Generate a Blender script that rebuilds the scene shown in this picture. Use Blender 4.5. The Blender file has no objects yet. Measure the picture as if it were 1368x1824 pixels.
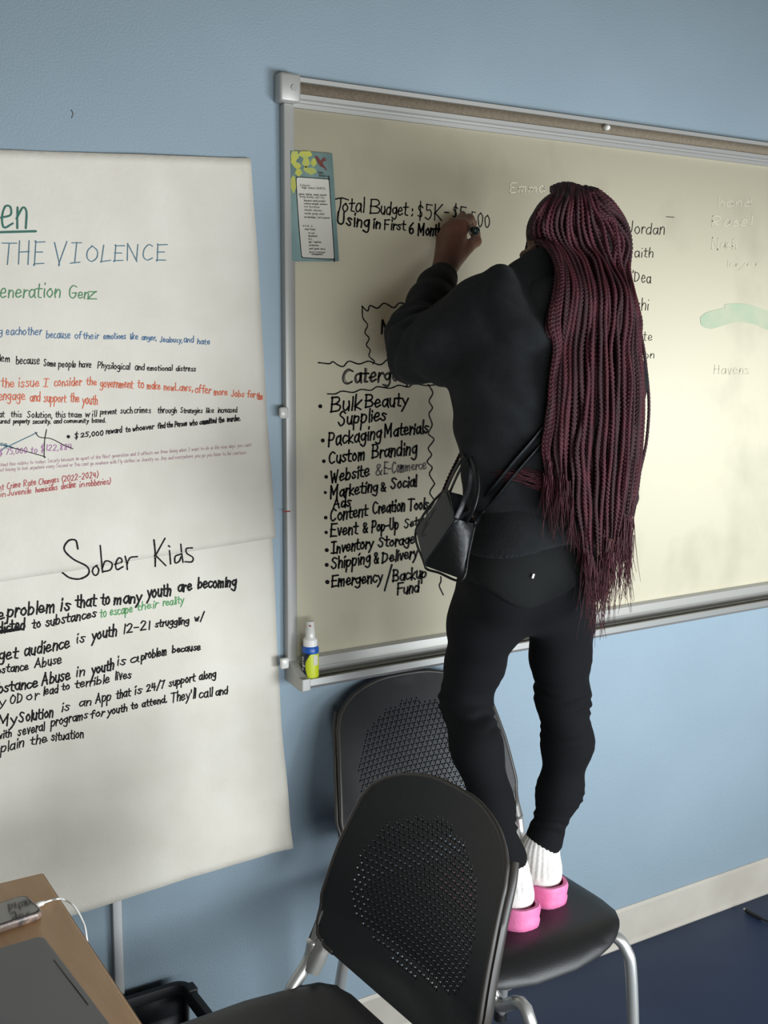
import bpy, math, random
import numpy as np
from mathutils import Vector, Matrix, geometry

random.seed(7); rng = np.random.default_rng(7)
SC = bpy.context.scene
COL = SC.collection

# ------------------------------------------------------------------ camera
F = 2000.0; CX, CY = 684.0, 912.0; CAM_H = 1.546; CAM_D = 1.9642
def nrm(v): v = np.array(v, float); return v / np.linalg.norm(v)
XC = nrm([3296, -292, F]); DC = nrm([-79, 12807, F]); DC = nrm(DC - XC * (DC @ XC)); ZC = -DC
YC = np.cross(XC, DC)
if YC[2] < 0: YC = -YC
RM = np.array([XC, YC, ZC]).T                     # camera (x right, y down, z ahead) from world
CAM = np.array([0.0, -CAM_D, CAM_H])
def ray(px, py): return RM.T @ np.array([(px - CX) / F, (py - CY) / F, 1.0])
def W(px, py, d=0.0):                             # point seen at a photo pixel, d metres in front of the wall
    r = ray(px, py); return CAM + r * ((CAM_D - d) / r[1])
def Zp(px, py, z):                                # point seen at a photo pixel, at height z
    r = ray(px, py); return CAM + r * ((z - CAM_H) / r[2])
def dep(p): return float((RM @ (np.array(p) - CAM))[2])
cam = bpy.data.cameras.new('camera'); cam.sensor_fit = 'VERTICAL'; cam.sensor_height = 24
cam.lens = F / 1824 * 24; cam.clip_start = 0.05
co = bpy.data.objects.new('camera', cam); COL.objects.link(co)
co.matrix_world = Matrix([[RM[0][i], -RM[1][i], -RM[2][i], CAM[i]] for i in range(3)] + [[0, 0, 0, 1]])
SC.camera = co

# ------------------------------------------------------------------ light and exposure
SC.view_settings.view_transform = 'Standard'; SC.view_settings.look = 'None'
SC.view_settings.gamma = 1; SC.view_settings.use_curve_mapping = False
SC.view_settings.exposure = 0.0
world = bpy.data.worlds.new('room_light'); SC.world = world; world.use_nodes = True
bg = world.node_tree.nodes['Background']; bg.inputs[0].default_value = (1.0, 0.90, 0.74, 1); bg.inputs[1].default_value = 0.12
def area(name, loc, target, sx, sy, power, col):
    l = bpy.data.lights.new(name, 'AREA'); l.shape = 'RECTANGLE'; l.size = sx; l.size_y = sy; l.energy = power; l.color = col
    o = bpy.data.objects.new(name, l); COL.objects.link(o); o.location = loc
    o.rotation_euler = (Vector(target) - Vector(loc)).to_track_quat('-Z', 'Y').to_euler(); return o
area('window_daylight', (2.6, -2.9, 0.55), (1.6, 0, 0.15), 1.5, 0.8, 76, (0.90, 0.96, 1.0))
area('window_daylight', (1.3, -3.2, 0.98), (1.3, 0, 0.1), 4.0, 0.6, 100, (0.90, 0.96, 1.0))

# ------------------------------------------------------------------ materials
def lin(c):
    c = [x / 255 for x in c]; return tuple(x / 12.92 if x <= .04045 else ((x + .055) / 1.055) ** 2.4 for x in c) + (1,)
def mat(name, rgb, rough=.6, metal=0.0, noise=0.0, nscale=20, bump=0.0, bscale=200, rgb2=None, coat=0, sheen=0, stretch=None, spec=.5, lo=.35, hi=.65):
    m = bpy.data.materials.new(name); m.use_nodes = True; nt = m.node_tree; b = nt.nodes['Principled BSDF']
    b.inputs['Base Color'].default_value = lin(rgb); b.inputs['Roughness'].default_value = rough; b.inputs['Metallic'].default_value = metal
    b.inputs['Specular IOR Level'].default_value = spec
    if coat: b.inputs['Coat Weight'].default_value = coat; b.inputs['Coat Roughness'].default_value = .08
    if sheen: b.inputs['Sheen Weight'].default_value = sheen; b.inputs['Sheen Roughness'].default_value = .5
    tc = nt.nodes.new('ShaderNodeTexCoord'); vec = tc.outputs['Object']
    if stretch:
        mp = nt.nodes.new('ShaderNodeMapping'); mp.inputs['Scale'].default_value = stretch; nt.links.new(vec, mp.inputs[0]); vec = mp.outputs[0]
    if rgb2 is not None:
        n = nt.nodes.new('ShaderNodeTexNoise'); n.inputs['Scale'].default_value = nscale; n.inputs['Detail'].default_value = 6; nt.links.new(vec, n.inputs['Vector'])
        r = nt.nodes.new('ShaderNodeValToRGB'); r.color_ramp.elements[0].position = lo; r.color_ramp.elements[1].position = hi
        r.color_ramp.elements[0].color = lin(rgb); r.color_ramp.elements[1].color = lin(rgb2)
        nt.links.new(n.outputs['Fac'], r.inputs[0]); nt.links.new(r.outputs[0], b.inputs['Base Color'])
    if bump:
        n = nt.nodes.new('ShaderNodeTexNoise'); n.inputs['Scale'].default_value = bscale; n.inputs['Detail'].default_value = 4; nt.links.new(vec, n.inputs['Vector'])
        bp = nt.nodes.new('ShaderNodeBump'); bp.inputs['Strength'].default_value = bump; bp.inputs['Distance'].default_value = .002
        nt.links.new(n.outputs['Fac'], bp.inputs['Height']); nt.links.new(bp.outputs[0], b.inputs['Normal'])
    return m
M = dict(
    wall=mat('painted wall', (156, 175, 187), .55, rgb2=(161, 180, 192), nscale=3, bump=.25, bscale=260),
    floor=mat('vinyl floor', (44, 66, 104), .5, spec=.25, rgb2=(56, 76, 112), nscale=2.5, bump=.05, bscale=60),
    base=mat('vinyl baseboard', (158, 152, 141), .5, rgb2=(170, 164, 153), nscale=6),
    paper=mat('flip chart paper', (206, 200, 187), .85, rgb2=(213, 208, 196), nscale=9, bump=.35, bscale=90),
    board=mat('whiteboard enamel', (208, 201, 176), .55, rgb2=(227, 219, 193), nscale=3.2, stretch=(1.3, 1, 1.0), spec=.3, lo=.30, hi=.47),
    alu=mat('anodised aluminium', (160, 160, 158), .5, .6, bump=.05, bscale=300),
    alupaint=mat('satin grey aluminium', (176, 175, 170), .45, .35),
    cork=mat('tan cork strip', (122, 110, 92), .9, rgb2=(134, 122, 104), nscale=150, bump=.3, bscale=300),
    chrome=mat('satin chrome tube', (196, 196, 192), .36, .7),
    silver=mat('silver plastic', (140, 139, 134), .4, .3),
    poly=mat('black polypropylene', (22, 23, 24), .48, bump=.15, bscale=500),
    polyg=mat('dark grey plastic', (58, 54, 50), .45),
    ink=mat('black marker ink', (14, 12, 12), .7, spec=.2), inkf=mat('worn black marker ink', (70, 64, 58), .6),
    green=mat('dark green marker', (28, 92, 78), .6), teal=mat('teal marker', (62, 104, 122), .6),
    lgreen=mat('green marker', (66, 124, 78), .6), blue=mat('blue marker', (46, 96, 140), .6), orange=mat('orange marker', (206, 92, 50), .6),
    red=mat('red marker', (172, 52, 54), .6), purple=mat('purple marker', (156, 92, 150), .6), mauve=mat('thin mauve pen', (176, 138, 146), .6),
    bgreen=mat('bright green marker', (50, 140, 64), .6), ghost=mat('wiped marker trace', (206, 200, 176), .55),
    smear=mat('green marker smear', (176, 196, 166), .4, rgb2=(196, 200, 172), nscale=14),
    hoodie=mat('black cotton fleece', (27, 29, 30), .95, rgb2=(31, 33, 34), nscale=60, bump=.5, bscale=500, sheen=.03, spec=.2),
    hoodin=mat('dark hood lining', (19, 20, 21), .95, bump=.4, bscale=500),
    legg=mat('black stretch cotton', (15, 16, 18), .9, bump=.3, bscale=600, spec=.2),
    tail=mat('faded black jersey', (22, 24, 23), .9, bump=.3, bscale=500, spec=.2),
    skin=mat('brown skin', (112, 72, 54), .5, rgb2=(96, 60, 46), nscale=25, bump=.15, bscale=250),
    hair=mat('burgundy braid', (76, 20, 32), .6, rgb2=(58, 15, 24), nscale=40, bump=.6, bscale=900),
    hair2=mat('deep burgundy braid', (56, 15, 24), .6, rgb2=(44, 12, 19), nscale=40, bump=.6, bscale=900),
    haircap=mat('dark hair roots', (36, 16, 18), .7, bump=.6, bscale=400),
    sock=mat('white cotton sock', (214, 210, 204), .95, rgb2=(226, 222, 216), nscale=120, bump=.6, bscale=500),
    pink=mat('pink foam', (222, 108, 158), .6, rgb2=(230, 124, 172), nscale=60, bump=.3, bscale=300),
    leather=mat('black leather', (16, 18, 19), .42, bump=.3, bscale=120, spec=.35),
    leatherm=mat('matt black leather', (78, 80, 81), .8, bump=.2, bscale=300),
    maple=mat('maple laminate', (216, 172, 124), .42, rgb2=(204, 158, 110), nscale=9, stretch=(6, .8, 1), bump=.03),
    edge=mat('table edge band', (150, 116, 80), .5), laptop=mat('space grey aluminium', (108, 108, 110), .42, .6),
    key=mat('black keycap', (26, 26, 28), .5), glass=mat('dark phone glass', (14, 15, 17), .04, spec=.8, coat=1),
    phonecase=mat('marbled phone case', (196, 170, 156), .3, rgb2=(60, 60, 58), nscale=60), white=mat('white plastic', (232, 230, 224), .35),
    clear=mat('cloudy clear cap', (214, 212, 206), .2), bottleb=mat('blue plastic', (28, 84, 170), .35), labely=mat('lime label', (196, 206, 40), .45),
    labeld=mat('navy label', (24, 34, 52), .4), crate=mat('black crate plastic', (22, 25, 27), .6),
    padblue=mat('teal notepad print', (128, 158, 156), .7, rgb2=(140, 168, 164), nscale=30), pady=mat('yellow flower print', (182, 178, 70), .7, rgb2=(160, 170, 96), nscale=60),
    bird=mat('red bird print', (104, 50, 42), .7), padw=mat('ruled note paper', (206, 202, 190), .8), padside=mat('pad side', (70, 92, 90), .8),
    mgreen=mat('dark green cap', (16, 38, 36), .35), redtip=mat('red nozzle', (150, 30, 40), .4), fabricshade=mat('window frame', (200, 200, 200), .5),
)

# ------------------------------------------------------------------ object helpers
def wloc(o):
    v = np.zeros(3)
    while o is not None: v = v + np.array(o.location); o = o.parent
    return v
def put(name, verts, faces, m, parent=None, smooth=False, local=False, angle=None):
    v = np.asarray(verts, float).reshape(-1, 3)
    if parent is not None and not local: v = v - wloc(parent)
    me = bpy.data.meshes.new(name)
    fa = np.asarray(faces) if not isinstance(faces, np.ndarray) and len({len(f) for f in faces}) == 1 else faces
    if isinstance(fa, np.ndarray) and fa.ndim == 2:
        n, k = fa.shape; me.vertices.add(len(v)); me.vertices.foreach_set('co', v.ravel().astype(np.float32))
        me.loops.add(n * k); me.loops.foreach_set('vertex_index', fa.ravel().astype(np.int32))
        me.polygons.add(n); me.polygons.foreach_set('loop_start', np.arange(0, n * k, k, dtype=np.int32)); me.update(calc_edges=True); me.validate()
    else: me.from_pydata([tuple(x) for x in v], [], [list(map(int, f)) for f in faces]); me.update()
    me.materials.append(M[m] if isinstance(m, str) else m)
    if smooth: me.shade_smooth()
    if smooth and angle: me.set_sharp_from_angle(angle=math.radians(angle))
    o = bpy.data.objects.new(name, me); COL.objects.link(o); o.parent = parent; return o
def tag(o, label=None, cat=None, group=None, kind=None):
    for k, v in (('label', label), ('category', cat), ('group', group), ('kind', kind)):
        if v: o[k] = v
    return o
def thing(name, loc, label, cat, rz=0, group=None):
    o = bpy.data.objects.new(name, None); o.empty_display_size = .05; COL.objects.link(o); o.location = loc; o.rotation_euler = (0, 0, rz)
    return tag(o, label, cat, group)
class MB:
    def __init__(s): s.v = []; s.f = []; s.n = 0
    def add(s, v, f):
        v = np.asarray(v, float).reshape(-1, 3); s.v.append(v); s.f += [[int(i) + s.n for i in q] for q in f]; s.n += len(v); return s
    def box(s, a, b):
        x0, y0, z0 = a; x1, y1, z1 = b
        return s.hexa([(x0, y0, z0), (x1, y0, z0), (x1, y1, z0), (x0, y1, z0), (x0, y0, z1), (x1, y0, z1), (x1, y1, z1), (x0, y1, z1)])
    def hexa(s, p): return s.add(p, [(0, 3, 2, 1), (4, 5, 6, 7), (0, 1, 5, 4), (1, 2, 6, 5), (2, 3, 7, 6), (3, 0, 4, 7)])
    def put(s, name, m, parent=None, bevel=0, **k):
        o = put(name, np.concatenate(s.v), s.f, m, parent, **k)
        if bevel:
            bm_ = o.modifiers.new('bevel', 'BEVEL'); bm_.width = bevel; bm_.segments = 2; bm_.limit_method = 'ANGLE'
        return o
def spline(P, n=8):
    P = np.asarray(P, float)
    if len(P) < 3: return P
    Q = np.vstack([2 * P[0] - P[1], P, 2 * P[-1] - P[-2]]); out = []
    t = np.linspace(0, 1, n, endpoint=False)[:, None]
    for i in range(1, len(Q) - 2):
        a, b, c, d = Q[i - 1], Q[i], Q[i + 1], Q[i + 2]
        out.append(.5 * (2 * b + (c - a) * t + (2 * a - 5 * b + 4 * c - d) * t ** 2 + (3 * b - a - 3 * c + d) * t ** 3))
    return np.vstack(out + [P[-1:]])
def frames(P, up=(0, 0, 1)):
    T = np.gradient(P, axis=0); T /= np.linalg.norm(T, axis=1)[:, None] + 1e-12
    n = np.cross(T[0], up)
    if np.linalg.norm(n) < .1: n = np.cross(T[0], (1, 0, 0))
    n /= np.linalg.norm(n); N = [n]
    for i in range(1, len(P)):
        n = N[-1] - T[i] * (N[-1] @ T[i]); N.append(n / np.linalg.norm(n))
    N = np.array(N); return T, N, np.cross(T, N)
def tube(P, r, seg=12, ry=None, cap=True):
    P = np.asarray(P, float); r = np.broadcast_to(r, len(P)); ry_ = r if ry is None else np.broadcast_to(ry, len(P)); T, N, B = frames(P)
    a = np.arange(seg) / seg * 2 * np.pi
    v = P[:, None] + r[:, None, None] * np.cos(a)[None, :, None] * N[:, None] + ry_[:, None, None] * np.sin(a)[None, :, None] * B[:, None]
    f = []
    for i in range(len(P) - 1):
        for j in range(seg): k = (j + 1) % seg; f.append((i * seg + j, i * seg + k, (i + 1) * seg + k, (i + 1) * seg + j))
    v = v.reshape(-1, 3); n = len(v)
    if cap:
        v = np.vstack([v, P[0], P[-1]])
        for j in range(seg): k = (j + 1) % seg; f.append((n, k, j, j)[:3]); f.append((n + 1, n - seg + j, n - seg + k))
    return v, f
def lathe(prof, c, seg=28):
    v = []; f = []; a = np.arange(seg) / seg * 2 * np.pi
    for r, z in prof: v += [(c[0] + r * math.cos(t), c[1] + r * math.sin(t), c[2] + z) for t in a]
    for i in range(len(prof) - 1):
        for j in range(seg): k = (j + 1) % seg; f.append((i * seg + j, i * seg + k, (i + 1) * seg + k, (i + 1) * seg + j))
    f.append(tuple(range(seg))[::-1]); f.append(tuple(range((len(prof) - 1) * seg, len(prof) * seg))); return v, f
def prism(poly, y0, y1):                          # outline in x,z swept along y
    n = len(poly); v = [(x, y0, z) for x, z in poly] + [(x, y1, z) for x, z in poly]
    return v, [tuple(range(n)), tuple(range(n, 2 * n))[::-1]] + [(i, i + n, (i + 1) % n + n, (i + 1) % n) for i in range(n)]
def prismx(poly, x0, x1):                         # outline in y,z swept along x
    n = len(poly); v = [(x0, y, z) for y, z in poly] + [(x1, y, z) for y, z in poly]
    return v, [tuple(range(n)), tuple(range(n, 2 * n))[::-1]] + [(i, i + n, (i + 1) % n + n, (i + 1) % n) for i in range(n)]

# ------------------------------------------------------------------ the setting
def struct(o): return tag(o, kind='structure')
b = MB(); b.box((-1.6, 0, 0), (5.2, .12, 2.9)); struct(b.put('wall_back', 'wall'))
b = MB(); b.box((-1.6, -4.4, -.06), (5.2, .12, 0)); struct(b.put('floor', 'floor'))
pf = [(0, 0), (-.010, 0), (-.012, .004), (-.007, .012), (-.006, .098), (-.002, .106), (0, .106)]
v, f = prismx(pf, -1.6, 5.2); b = MB(); b.add(v, f); struct(b.put('baseboard_back', 'base'))

# ------------------------------------------------------------------ whiteboard
BX0, BX1, BZ0, BZ1 = .972, 3.41, .895, 1.972
BS = -.012                                        # writing surface
wb = thing('whiteboard', (BX0, 0, .86), 'large wall-mounted whiteboard in an aluminium frame, covered with black marker writing', 'whiteboard')
b = MB(); b.box((BX0 + .004, -.0115, BZ0), (BX1, -.001, BZ1 + .01)); b.put('panel', 'board', wb)
b = MB(); b.add(*prismx([(0, 1.966), (-.020, 1.966), (-.020, 1.974), (-.016, 1.976), (-.016, 1.980), (-.024, 1.982), (-.024, 1.990), (-.017, 1.990), (-.017, 2.012), (-.024, 2.012), (-.024, 2.020), (0, 2.020)], BX0 + .02, BX1)); b.put('top_rail', 'alupaint', wb)
b = MB(); b.box((BX0 + .03, -.0185, 1.9905), (BX1, -.016, 2.0115)); tag(b.put('cork_strip', 'cork', wb), 'tan cork strip in the top rail')
b = MB(); b.box((BX0 - .012, -.030, 1.972), (BX0 + .032, .0, 2.025)); ec = b.put('end_cap', 'alupaint', wb, bevel=.006)
b = MB(); b.add(*tube([(BX0 + .016, -.029, 1.998), (BX0 + .016, -.032, 1.998)], .006, 16)); b.put('screw', 'chrome', ec)
q = W(1082, 227, .03); b = MB(); b.add(*tube([(q[0], -.018, q[2]), (q[0], -.032, q[2]), (q[0], -.036, q[2])], [.006, .006, .003], 14)); b.put('hook', 'white', wb, smooth=True)
b = MB(); b.box((BX0, -.020, .90), (BX0 + .022, 0, 1.972)); b.put('side_rail', 'alupaint', wb, bevel=.002)
b = MB(); b.add(*prismx([(0, .868), (-.018, .868), (-.018, .884), (-.022, .886), (-.022, .905), (-.014, .910), (0, .910)], BX0 + .02, BX1)); b.put('bottom_rail', 'alupaint', wb)
b = MB(); b.add(*prismx([(-.012, .874), (-.012, .867), (-.062, .860), (-.072, .860), (-.075, .866), (-.072, .878), (-.067, .878), (-.066, .869), (-.060, .867), (-.040, .871), (-.040, .874), (-.036, .874), (-.036, .871)], BX0 + .02, BX1)); tray = b.put('marker_tray', 'alu', wb)
b = MB(); b.add(*prismx([(0, .862), (-.060, .856), (-.078, .857), (-.079, .882), (-.062, .882), (-.020, .905), (0, .905)], BX0 + .002, BX0 + .021)); b.put('tray_end_cap', 'alupaint', wb, bevel=.002)
for (px, py) in ((506, 735), (507, 1180)):
    q = W(px, py, .02); b = MB(); b.box((q[0] - .012, -.030, q[2] - .011), (q[0] + .006, -.019, q[2] + .011)); tag(b.put('clip', 'clear', wb, bevel=.004), 'cloudy clear plastic clip on the side rail')
q0 = W(514, 911, .0205); b = MB(); b.box((q0[0] - .012, -.0206, q0[2] - .001), (q0[0] + .004, -.0195, q0[2] + .0012)); b.put('red_mark', 'red', wb)

# ------------------------------------------------------------------ posters
def pdisp(x, z):
    return .0016 * math.sin(9 * x + 5 * z) + .0012 * math.sin(17 * x - 11 * z + 1) + .0007 * math.sin(31 * z + 23 * x) + .0005 * math.sin(60 * x + 14 * z)
def crease(x, z, c): return .0016 * max(0, 1 - abs(z - c - .05 * (x - .6)) / .012)
def bow(z): t = min(1, max(0, (.80 - z) / .25)); return .016 * t * t * (3 - 2 * t)
def sheet(name, TL, TR, BR, BL, base, label, group, crz=None, curl=0):
    nx, nz = 40, 48; v = []; surf = {}
    def yy(x, z, s, t):
        y = -(base + .0045) + pdisp(x, z)
        if crz: y -= crease(x, z, crz)
        if curl: y -= curl * max(0, s + t - 1.93) * 14 * (1 if s > .9 and t > .9 else 0)
        y -= bow(z) * (curl > 0)
        return y
    for j in range(nz + 1):
        for i in range(nx + 1):
            s, t = i / nx, j / nz; p = (1 - s) * (1 - t) * np.array(TL) + s * (1 - t) * np.array(TR) + s * t * np.array(BR) + (1 - s) * t * np.array(BL)
            v.append((p[0], yy(p[0], p[1], s, t), p[1]))
    n = len(v); v += [(x, y + .0004, z) for x, y, z in v]
    f = []; K = nx + 1
    for j in range(nz):
        for i in range(nx): a = j * K + i; f.append((a, a + 1, a + K + 1, a + K)); f.append((n + a, n + a + K, n + a + K + 1, n + a + 1))
    rim = [i for i in range(K)] + [j * K + nx for j in range(1, nz + 1)] + [nz * K + i for i in range(nx - 1, -1, -1)] + [j * K for j in range(nz - 1, 0, -1)]
    for i, a in enumerate(rim): c = rim[(i + 1) % len(rim)]; f.append((a, a + n, c + n, c))
    root = thing(name, (TL[0], 0, BL[1]), label, 'poster', group=group)
    b = MB(); b.add(v, f); b.put('paper_sheet', 'paper', root, smooth=True); return root
po2 = sheet('paper_poster', (.330, 1.215), (.944, 1.25), (.975, .514), (.360, .477), .001, 'lower flip-chart sheet headed Sober Kids in black marker', 'flip chart sheets', curl=.010)
po1 = sheet('paper_poster', (.272, 1.835), (.909, 1.869), (.954, 1.155), (.315, 1.118), .0035, 'upper flip-chart sheet about the violence, written in green, orange and black', 'flip chart sheets', crz=1.235)
S1 = lambda px, py: (lambda q: np.array([q[0], -(.0035 + .0045) + pdisp(q[0], q[2]) - crease(q[0], q[2], 1.235) - .0009, q[2]]))(W(px, py, .0080))
S2 = lambda px, py: (lambda q: np.array([q[0], -(.001 + .0045) + pdisp(q[0], q[2]) - bow(q[2]) - .0009, q[2]]))(W(px, py, .0055 + bow(W(px, py, .0055)[2])))
def S12(px, py): q = W(px, py, .008); return S1(px, py) if q[2] > 1.118 + (q[0] - .315) / .639 * .037 - .0005 else S2(px, py)
SB = lambda px, py: W(px, py, -BS + .0004)

# ------------------------------------------------------------------ handwriting
G = {
 'a': (9, '7,8 4,10 1,8 0,4 2,0 5,1 7,5;7,10 7,3 8,0'), 'b': (9, '0,17 0,0;0,6 3,10 6,8 7,4 4,0 0,1'), 'c': (8, '6,9 3,10 0,6 1,1 4,0 7,2'),
 'd': (9, '7,8 3,10 0,6 1,1 4,0 7,4;7,17 7,8 7,0'), 'e': (9, '0,5 6,6 5,10 2,10 0,5 2,0 7,2'), 'f': (7, '6,16 4,17 2,14 2,7 2,0;-1,9 5,10'),
 'g': (9, '7,8 4,10 0,7 2,2 5,2 7,6;7,10 7,-3 4,-7 0,-5'), 'h': (8, '0,17 0,8 0,0;0,5 3,10 6,8 6,0'), 'i': (4, '1,9 1,5 1,0;1,14.5 1.3,15.5'),
 'j': (5, '3,10 3,-4 0,-7 -2,-5;3,14 3.2,15'), 'k': (8, '0,17 0,8 0,0;6,10 0,4 0,4 6,0'), 'l': (3, '1,17 1,8 1,0'), 'm': (12, '0,10 0,5 0,0;0,6 3,10 4.5,8 4.5,0;4.5,6 8,10 9.5,8 9.5,0'),
 'n': (8, '0,10 0,5 0,0;0,5 3,10 6,8 6,0'), 'o': (9, '4,10 1,8 0,4 3,0 6,2 7,6 4,10'), 'p': (9, '0,10 0,0 0,-8;0,7 3,10 7,8 6,2 3,0 0,2'), 'q': (9, '7,8 4,10 0,7 2,1 5,1 7,6;7,10 7,-8 9,-5'),
 'r': (6, '0,10 0,5 0,0;0,5 3,10 5,9'), 's': (8, '6,9 3,10 1,8 5,4 5,1 2,0 0,2'), 't': (7, '2,15 2,6 2,1 5,0;-1,10 5.5,10'), 'u': (8, '0,10 0,3 3,0 6,4;6,10 6,5 6,0'),
 'v': (8, '0,10 3,0 3,0 6,10'), 'w': (11, '0,10 2,0 2,0 4.5,8 4.5,8 6.5,0 6.5,0 9,10'), 'x': (8, '0,10 6,0;6,10 0,0'), 'y': (8, '0,10 3,3;7,10 3,-1 0,-7'), 'z': (8, '0,10 6,10 6,10 0,0 0,0 7,0'),
 'A': (12, '0,0 5,17 5,17 10,0;2,6 8,6'), 'B': (11, '0,17 0,8 0,0;0,17 6,17 8,13 5,9 0,9;5,9 9,6 8,1 0,0'), 'C': (12, '9,15 5,17 1,12 1,4 5,0 9,2'), 'D': (12, '0,17 0,8 0,0;0,17 7,14 9,8 6,2 0,0'),
 'E': (10, '8,17 0,17 0,17 0,0 0,0 8,0;0,9 6,9'), 'F': (10, '8,17 0,17 0,17 0,9 0,0;0,9 6,9'), 'G': (12, '9,15 5,17 1,12 1,4 5,0 9,3 9,7;5,7 10,7'), 'H': (11, '0,17 0,0;8,17 8,0;0,9 8,9'),
 'I': (9, '3.5,17 3.5,0;0,17 7,17;0,0 7,0'), 'J': (9, '6,17 6,4 3,0 0,3'), 'K': (11, '0,17 0,0;8,17 0,7 0,7 8,0'), 'L': (10, '0,17 0,0 0,0 8,0'), 'M': (14, '0,0 0,17 0,17 5,5 5,5 11,17 11,17 11,0'),
 'N': (12, '0,0 0,17 0,17 9,0 9,0 9,17'), 'O': (13, '5,17 1,12 1,4 5,0 10,4 10,12 5,17'), 'P': (10, '0,17 0,0;0,17 6,17 8,13 5,8 0,8'), 'R': (11, '0,17 0,0;0,17 6,17 8,13 5,9 0,9 0,9 8,0'),
 'S': (11, '8,15 4,17 1,13 7,7 7,2 3,0 0,3'), 'T': (11, '4.5,17 4.5,0;-1,17 10,17'), 'U': (11, '0,17 0,4 4,0 8,4 8,17'), 'V': (11, '0,17 4.5,0 4.5,0 9,17'), 'W': (14, '0,17 3,0 3,0 6,12 6,12 9,0 9,0 12,17'),
 'Y': (10, '0,17 4,9;9,17 4,9 4,9 4,0'), '0': (10, '4,16 0,12 1,3 4,0 7,4 7,12 4,16'), '1': (5, '2,16 2,0'), '2': (10, '0,13 3,16 7,13 5,7 0,0 0,0 8,0'), '4': (10, '1,16 0,7 0,7 8,7;6,15 6,0'),
 '5': (10, '7,16 1,16 1,16 1,10 5,10 7,5 4,0 0,1'), '6': (10, '5,16 1,9 1,3 4,0 7,3 5,8 1,6'), '7': (9, '0,16 7,16 7,16 2,0'), '8': (9, '6,14 3,16 1,12 6,5 4,0 1,3 6,12 6,14'), '3': (9, '0,15 5,16 5,10 2,8 7,5 4,0 0,2'),
 '$': (10, '7,13 3,15 1,11 6,6 5,1 1,2;4,19 4,-3'), '&': (11, '8,0 1,12 3,16 6,13 1,5 2,0 5,0 8,6'), '-': (9, '0,7 6,7'), ',': (4, '1,1 0,-3'), '.': (4, '1,0 1.6,.8'), '(': (6, '4,18 0,9 4,-2'), ')': (6, '0,18 4,9 0,-2'),
 '/': (9, '8,19 0,-3'), ':': (5, '1,2 1.4,3;1,9 1.4,10'), "'": (4, '1,18 0,14'), ' ': (6, ''),
}
GC = {k: (w, [np.array([list(map(float, p.split(','))) for p in st.split()]) for st in s.split(';')] if s else []) for k, (w, s) in G.items()}
def strokes(txt, x0, y0, x1, y1, h, jit=.5, slant=.06):
    adv = []; x = 0
    for ch in txt: adv.append(x); x += GC[ch][0]
    x1, y1 = x1 - .035 * (x1 - x0), y1 - .035 * (y1 - y0); tot = max(x - 3, 1); sx = (x1 - x0) / tot; sy = h / 10; out = []
    for ch, a in zip(txt, adv):
        jx, jy = rng.normal(0, jit, 2); js = 1 + rng.normal(0, .05)
        for st in GC[ch][1]:
            p = st * [1, js] + rng.normal(0, .25, st.shape); gx = a + p[:, 0] * .84 + jx * .35 + p[:, 1] * slant; u = gx / tot
            out.append(np.stack([x0 + (x1 - x0) * u, y0 + (y1 - y0) * u - (p[:, 1] + jy * .6) * sy], 1))
    return out
class Ink:                                        # flat marker strokes lying on a surface
    def __init__(s, S): s.S = S; s.b = MB()
    def line(s, pts, w, n=5, cap=True):
        pts = np.asarray(pts, float); P = spline(pts, n) if len(pts) > 2 else pts
        if len(P) < 2: return
        T = np.gradient(P, axis=0); L = np.linalg.norm(T, axis=1)[:, None] + 1e-9; T = T / L
        P = P.copy(); P[0] -= T[0] * w * .4; P[-1] += T[-1] * w * .4
        N = np.stack([-T[:, 1], T[:, 0]], 1); ww = w / 2 * (1 + rng.normal(0, .06, (len(P), 1)))
        v = []
        for p, n_, a in zip(P, N, ww): v.append(s.S(*(p + n_ * a))); v.append(s.S(*(p - n_ * a)))
        s.b.add(v, [(2 * i, 2 * i + 2, 2 * i + 3, 2 * i + 1) for i in range(len(P) - 1)])
        for c, i0 in ((P[0], 0), (P[-1], len(P) - 1)):
            if cap: s.dot(c, w * .48, 8)
    def dot(s, c, r, k=12):
        a = np.arange(k) / k * 2 * np.pi; s.b.add([s.S(c[0] + r * math.cos(t), c[1] - r * math.sin(t)) for t in a], [tuple(range(k))])
    def text(s, t, x0, y0, x1, y1, h, w, jit=.5, slant=.06):
        for st in strokes(t, x0, y0, x1, y1, h, jit, slant): s.line(st, w, 3 if h < 8 else 5, cap=w > 1.4)
    def put(s, name, m, parent): return s.b.put(name, m, parent)
def block(S, parent, m, z, h, w, items, jit=.5, name='handwriting', slant=.06):
    ox, oy, k = z; ink = Ink(S)
    for it in items:
        t, x0, y0, x1, y1 = it[:5]; hh = it[5] if len(it) > 5 else h; ww = it[6] if len(it) > 6 else w
        if t == '~': ink.line([(ox + x * k, oy + y * k) for x, y in it[7]], ww * k, 6)
        elif t == '*': ink.dot((ox + x0 * k, oy + y0 * k), x1 * k)
        else: ink.text(t, ox + x0 * k, oy + y0 * k, ox + x1 * k, oy + y1 * k, hh * k, ww * k * (.8 if hh * k < 10 else 1), jit, slant)
    return ink.put(name, m, parent)
def cur(pts, w=None): return ('~', 0, 0, 0, 0, 0, w, pts)
K = .3801; Z1 = (0, 260, K); Z2 = (0, 660, K); Z3 = (0, 940, K)
block(S1, po1, 'green', Z1, 98, 9, [('en', 8, 383, 128, 378), cur([(-40, 406), (165, 400)], 10)], .2, 'green_heading')
block(S1, po1, 'teal', Z1, 60, 4.5, [('THE', 12, 555, 215, 552, 62), ('VI', 250, 552, 378, 545, 58), ('OLENCE', 402, 540, 792, 533, 43)], .2, 'teal_heading')
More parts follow.
